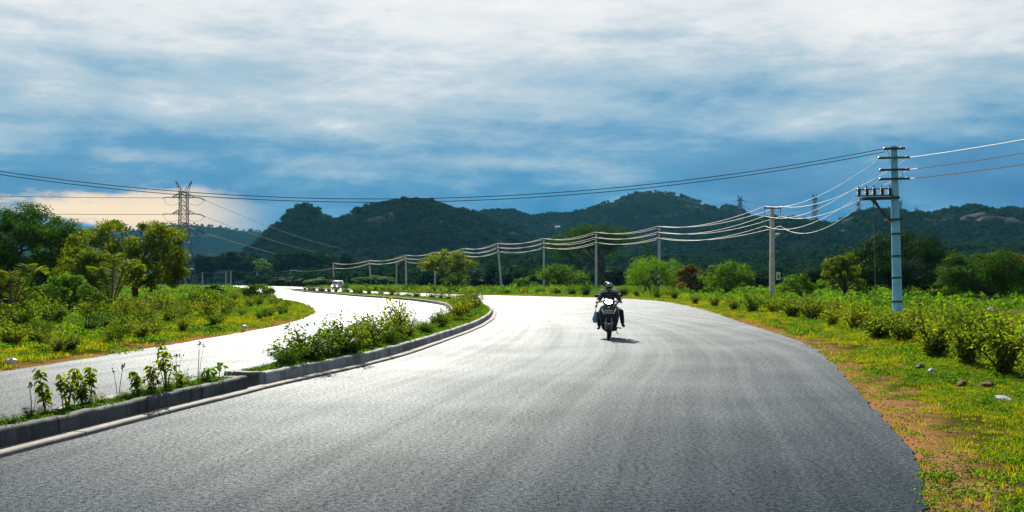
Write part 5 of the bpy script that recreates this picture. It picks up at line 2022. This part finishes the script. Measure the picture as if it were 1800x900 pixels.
def build_scooter():
    root = thing('motor_scooter', 'black motor scooter with its headlight on, coming up the road', 'scooter', SC_LOC, SC_RZ, None, SC_S)
    for y in (0.0, 1.24):
        w = thing_part('front_wheel' if y == 0 else 'rear_wheel', MB().torus((0, y, .225), .17, .055, 'x', 28, 10, 0.9), M['rubber'], root)
        MB().lathe([(.02, -.035), (.05, -.04), (.06, -.02), (.125, -.03), (.13, 0), (.125, .03), (.06, .02), (.05, .04), (.02, .035)], (0, y, .225), 'x', 20).build('rim', M['scooter_grey'], w, True)
    # mudguard
    rings = []
    for i in range(11):
        a = R(15 + 140 * i / 10)
        rr = .262 + .012 * math.sin(math.pi * i / 10)
        cy, cz = -math.cos(a) * rr, .225 + math.sin(a) * rr
        hw = .088 * (0.55 + 0.45 * math.sin(math.pi * min(1, (i + 1.5) / 10)))
        ring = []
        for k in range(9):
            b = math.pi * k / 8
            ring.append(Vector((-math.cos(b) * hw, cy * (1 - .10 * (1 - math.sin(b))), .225 + (cz - .225) * (1 - .20 * (1 - math.sin(b))))))
        for k in range(8, -1, -1):
            b = math.pi * k / 8
            ring.append(Vector((-math.cos(b) * hw * .9, cy * .96 * (1 - .10 * (1 - math.sin(b))), .225 + (cz - .225) * .96 * (1 - .20 * (1 - math.sin(b))))))
        rings.append(ring)
    mg = MB().loft(rings).build('mudguard', M['scooter_black'], root, True)
    MB().tube([(-.125, -.02, .462), (0, -.05, .478), (.125, -.02, .462)], .014, 6).build('trim', M['chrome'], mg)
    for s in (-1, 1):
        MB().tube([(s * .085, 0.0, .225), (s * .088, .03, .42), (s * .07, .10, .60)], [.024, .022, .022], 8).build('fork_leg', M['scooter_grey'], root, True)
    # leg shield
    prof = [(.20, .10, .20), (.26, .155, .18), (.36, .20, .155), (.50, .228, .13), (.64, .25, .115), (.76, .262, .115), (.86, .245, .135), (.93, .19, .165), (.97, .11, .19)]
    rings = []
    for z, hw, y0 in prof:
        ring = []
        for k in range(13):
            x = -hw + 2 * hw * k / 12
            ring.append(Vector((x, y0 + .17 * (abs(x) / hw) ** 2.2, z)))
        for k in range(12, -1, -1):
            x = -hw + 2 * hw * k / 12
            ring.append(Vector((x * .93, y0 + .045 + .15 * (abs(x) / hw) ** 2.2, z)))
        rings.append(ring)
    sh = MB().loft(rings).build('leg_shield', M['scooter_black'], root, True)
    for s in (-1, 1):
        pts = [(s * (hw + .004), y0 + .165, z) for z, hw, y0 in prof[1:-1]]
        MB().tube(pts, [.012, .018, .02, .021, .022, .021, .016], 6).build('edge_trim', M['scooter_grey'], sh, True)
        MB().tube([(s * .125, .108, .70), (s * .165, .128, .79), (s * .205, .165, .87)], [.014, .032, .018], 8, flat=.5).build('indicator', M['lens_pink'], sh, True)
    pl = MB().box((0, .088, .775), (.205, .012, .098)).build('registration_plate', M['white_paint'], sh)
    for k, (x, w_) in enumerate(((-.078, .018), (-.050, .022), (-.022, .016), (.006, .022), (.034, .018), (.060, .020), (.084, .014))):
        MB().box((x, .080, .775 + .004 * (k % 2)), (w_, .004, .055 - .008 * (k % 3))).build('mark', M['black_mark'], pl)
    # handlebar cowl with headlight
    cw = MB().ell((0, .20, 1.05), (.175, .13, .105), 16, 10).build('handlebar_cowl', M['scooter_black'], root, True)
    MB().ell((0, .085, 1.055), (.105, .035, .058), 16, 8).build('headlight', M['lens'], cw, True)
    MB().tube([(-.36, .30, 1.04), (-.15, .24, 1.07), (.15, .24, 1.07), (.36, .30, 1.04)], .018, 8).build('handlebar', M['seat_black'], root, True)
    for s in (-1, 1):
        MB().tube([(s * .24, .27, 1.055), (s * .37, .305, 1.035)], .024, 8).build('grip', M['rubber'], root, True)
        MB().tube([(s * .36, .23, 1.02), (s * .24, .21, 1.05)], .009, 6).build('brake_lever', M['chrome'], root)
        mr = MB().tube([(s * .20, .22, 1.08), (s * .25, .21, 1.17), (s * .30, .20, 1.205)], .009, 6).build('mirror_arm', M['seat_black'], root)
        MB().ell((s * .335, .19, 1.225 + (.012 if s > 0 else -.005)), (.072, .028, .042), 12, 8).build('mirror', M['seat_black'], mr, True)
    MB().box((0, .50, .285), (.34, .46, .05)).build('floorboard', M['seat_black'], root)
    MB().tube([(0, .24, .35), (0, .30, .7), (0, .22, 1.0)], .045, 8).build('steering_column', M['seat_black'], root)
    rings = []
    for y, hw, z0, z1 in ((.70, .13, .28, .60), (.82, .185, .30, .70), (1.05, .20, .34, .72), (1.35, .18, .42, .74), (1.58, .11, .52, .73), (1.66, .05, .58, .70)):
        rings.append([Vector((hw * math.copysign(abs(math.cos(a)) ** .6, math.cos(a)), y, (z0 + z1) / 2 + (z1 - z0) / 2 * math.copysign(abs(math.sin(a)) ** .6, math.sin(a)))) for a in [2 * math.pi * k / 14 for k in range(14)]])
    MB().loft(rings).build('rear_body', M['scooter_black'], root, True)
    rings = []
    for y, hw, z0, z1 in ((.62, .08, .70, .76), (.70, .13, .69, .80), (.95, .15, .70, .80), (1.1, .15, .71, .84), (1.4, .13, .72, .85), (1.5, .07, .74, .82)):
        rings.append([Vector((hw * math.cos(a), y, (z0 + z1) / 2 + (z1 - z0) / 2 * math.sin(a))) for a in [2 * math.pi * k / 12 for k in range(12)]])
    MB().loft(rings).build('seat', M['seat_black'], root, True)
    MB().tube([(-.16, .85, .24), (-.18, 1.2, .27), (-.18, 1.55, .33)], [.03, .05, .055], 10).build('exhaust', M['chrome'], root, True)
    sp = MB().tube([(.18, .92, .30), (.34, .90, .27), (.34, 1.16, .27), (.18, 1.18, .30)], .012, 6).build('side_step', M['chrome'], root)
    MB().tube([(.15, .95, .28), (.22, .88, .14), (.26, .80, .12)], .012, 6).build('side_stand', M['steel_dark'], root)
    MB().tube([(.12, 1.1, .25), (.16, 1.3, .25)], [.07, .06], 10).build('engine_case', M['steel_galv'], root, True)
    return root


def thing_part(name, mb, mat, parent):
    return mb.build(name, mat, parent, True)


def xf(root_loc):
    return root_loc


def person(label, pelvis, chest, neck, head, sh, elbows, hands, hips, knees, ankles, toes, shirt, pants, cover, hdir, wide=1.0, sleeve=1.0):
    root = thing('person', label, 'person', SC_LOC, SC_RZ, None, SC_S)
    P = lambda q: Vector(q)
    body = MB()
    # trunk
    capsule(body, pelvis, P(pelvis).lerp(P(chest), .5), .125, .12, 12)
    capsule(body, P(pelvis).lerp(P(chest), .4), chest, .115, .135, 12)
    capsule(body, sh[0], sh[1], .062, .062, 10)
    capsule(body, P(neck) - Vector((0, 0, .05)), P(neck) + Vector((0, -.01, .06)), .05, .048, 10)
    # head with brow, nose, chin, ears
    h = P(head)
    body.ell(h + Vector((0, .01, .02)), (.076, .096, .105), 14, 10)
    body.ell(h + Vector((0, -.035, -.055)), (.055, .055, .06), 12, 8)
    body.ell(h + Vector((0, -.098, -.012)), (.014, .018, .026), 8, 6)
    body.ell(h + Vector((0, -.082, -.058)), (.026, .014, .010), 8, 5)
    for s in (-1, 1):
        body.ell(h + Vector((s * .078, .015, 0)), (.012, .022, .032), 8, 6)
    for i, s in enumerate((-1, 1)):
        capsule(body, sh[i], elbows[i], .052, .042)
        capsule(body, elbows[i], hands[i], .040, .028)
        d = (P(hands[i]) - P(elbows[i])).normalized()
        up = Vector((0, 0, 1)) if abs(d.z) < .8 else Vector((0, -1, 0))
        up = (up - d * up.dot(d)).normalized()
        sd_ = d.cross(up).normalized() * (1 if s > 0 else -1)
        hand(body, P(hands[i]) + d * .05, d, sd_, up)
        capsule(body, hips[i], knees[i], .085, .062)
        capsule(body, knees[i], ankles[i], .058, .038)
        capsule(body, ankles[i], toes[i], .036, .030)
    b = remeshed(body, 'body', M['skin'], root, 0.011, 3)
    for s in (-1, 1):
        MB().ell(h + Vector((s * .031, -.083, .018)), (.013, .008, .008), 8, 6).build('eye', M['black_mark'], b)
    # shirt
    t = MB()
    capsule(t, P(pelvis) + Vector((0, 0, .02)), P(pelvis).lerp(P(chest), .5), .142 * wide, .138 * wide, 12)
    capsule(t, P(pelvis).lerp(P(chest), .4), chest, .132 * wide, .152 * wide, 12)
    capsule(t, sh[0], sh[1], .078, .078, 10)
    for i in range(2):
        e = P(sh[i]).lerp(P(elbows[i]), sleeve)
        capsule(t, sh[i], e, .069, .060)
    remeshed(t, 'shirt', shirt, root, 0.014, 4)
    t = MB()
    capsule(t, P(hips[0]), P(hips[1]), .115, .115, 12)
    for i in range(2):
        capsule(t, hips[i], knees[i], .098, .076)
        capsule(t, knees[i], P(knees[i]).lerp(P(ankles[i]), .85), .074, .062)
    remeshed(t, 'trousers', pants, root, 0.014, 4)
    for i in range(2):
        t = MB()
        a, q = P(ankles[i]), P(toes[i])
        capsule(t, a + Vector((0, 0, -.02)), q + Vector((0, 0, -.012)), .046, .040)
        remeshed(t, 'sandal', M['sandal'], root, 0.012, 2)
    if cover == 'helmet':
        hm = MB().ell(h + Vector((0, .012, .045)), (.108, .128, .105), 18, 12).build('helmet', M['helmet'], root, True)
        MB().tube([h + Vector((x, -.118 + .9 * abs(x) ** 1.7, .045)) for x in (-.10, -.06, 0, .06, .10)], [.012] * 5, 6).build('brim', M['helmet_band'], hm, True)
        MB().ell(h + Vector((0, -.085, .095)), (.06, .04, .035), 10, 6).build('band', M['helmet_band'], hm, True)
    else:
        hr = MB().ell(h + Vector((0, .025, .045)), (.092, .108, .095), 16, 10)
        hr.ell(h + Vector((-.03, -.05, .09)), (.055, .04, .035), 10, 6)
        remeshed(hr, 'hair', M['hair'], root, 0.012, 2)
    return root


build_scooter()
person('rider in a dark shirt and dark helmet steering the motor scooter', (0, .80, .86), (0, .70, 1.17), (0, .68, 1.32), (0.0, .64, 1.455), [(-.185, .69, 1.27), (.185, .69, 1.27)],
       [(-.315, .58, 1.06), (.315, .58, 1.06)], [(-.315, .36, 1.05), (.315, .36, 1.05)], [(-.10, .80, .84), (.10, .80, .84)],
       [(-.225, .42, .72), (.235, .42, .72)], [(-.17, .50, .36), (.17, .50, .36)], [(-.18, .38, .335), (.18, .38, .335)],
       M['shirt_dark'], M['trousers'], 'helmet', 0, 1.0, 0.75)
person('passenger in a light shirt seated behind the rider, holding a bag', (-.02, 1.16, .90), (-.03, 1.04, 1.24), (-.04, 1.02, 1.37), (-.075, .99, 1.49), [(-.215, 1.03, 1.33), (.185, 1.03, 1.33)],
       [(-.35, .93, 1.08), (.31, .93, 1.10)], [(-.37, .72, .95), (.20, .82, .98)], [(-.11, 1.14, .87), (.10, 1.14, .87)],
       [(-.30, .80, .70), (.335, .80, .76)], [(-.30, .93, .32), (.375, .95, .40)], [(-.325, .80, .29), (.41, .82, .36)],
       M['shirt_light'], M['trousers_navy'], 'hair', 0, 1.05, 0.6)
# carrier bag hanging from the passenger's hand
bag = thing('carrier_bag', 'pale blue plastic carrier bag hanging beside the scooter', 'bag', SC_LOC, SC_RZ, None, SC_S)
bg_ = MB()
rings = []
for z, wx, wy in ((.44, .02, .03), (.46, .07, .10), (.53, .088, .125), (.62, .08, .115), (.70, .055, .08), (.76, .03, .045)):
    rings.append([Vector((-.395 + wx * math.cos(a) * (1 + .12 * math.sin(3 * a + z * 20)), .69 + wy * math.sin(a) * (1 + .1 * math.cos(4 * a + z * 9)), z)) for a in [2 * math.pi * k / 16 for k in range(16)]])
bg_.loft(rings).build('pouch', M['bag_blue'], bag, True)
for s in (-1, 1):
    MB().tube([(-.395, .69 + s * .025, .75), (-.385, .69 + s * .02, .84), (-.375, .68, .925)], [.014, .01, .008], 6).build('handle', M['bag_blue'], bag)

# ------------------------------------------------------------------ white van on the far carriageway
vd = 200
vp = at(588, vd)
van = thing('white_van', 'small white van approaching far off with lit lamps', 'van', vp, R(-12))
rings = []
for z, hw, y0, y1 in ((.25, .66, .05, 3.3), (.5, .72, 0, 3.35), (.95, .73, 0, 3.35), (1.05, .72, .12, 3.34), (1.6, .64, .55, 3.25), (1.75, .58, .75, 3.15), (1.8, .4, 1.0, 3.0)):
    rings.append([Vector((hw * sx, y0 + (y1 - y0) * t, z)) for sx, t in ((-.8, 0), (.8, 0), (1, .06), (1, .94), (.8, 1), (-.8, 1), (-1, .94), (-1, .06))])
MB().loft(rings).build('body', M['white_paint'], van, True)
MB().add([(-.60, .16, 1.08), (.60, .16, 1.08), (.53, .50, 1.58), (-.53, .50, 1.58)], [(0, 1, 2, 3)]).build('windscreen', M['dark_glass'], van)
for s in (-1, 1):
    MB().box((s * .735, 1.3, 1.3), (.03, .8, .4)).build('side_window', M['dark_glass'], van)
    MB().ell((s * .52, .0, .75), (.13, .05, .10), 10, 6).build('headlight', M['lens'], van, True)
    for y in (.6, 2.6):
        MB().lathe([(.1, -.08), (.27, -.08), (.28, 0), (.27, .08), (.1, .08)], (s * .62, y, .28), 'x', 14).build('wheel', M['rubber'], van)
MB().box((0, -.03, .42), (1.3, .06, .16)).build('bumper', M['steel_dark'], van)

# ------------------------------------------------------------------ haze in the far air
hz = MB().box((0, 4350, 74), (12100, 9400, 154))
haze = hz.mesh('haze')
hm_, ht, ho = new_mat('haze')
pv = N(ht, 'ShaderNodeVolumePrincipled')
pv.inputs['Color'].default_value = (0.16, 0.60, 1.0, 1)
pv.inputs['Density'].default_value = 0.00006
pv.inputs['Anisotropy'].default_value = 0.0
ht.links.new(pv.outputs[0], ho.inputs['Volume'])
haze_o = tagp(link('haze', haze, hm_), 'thin blue haze in the air over the whole plain', kind='stuff')

number_labels()
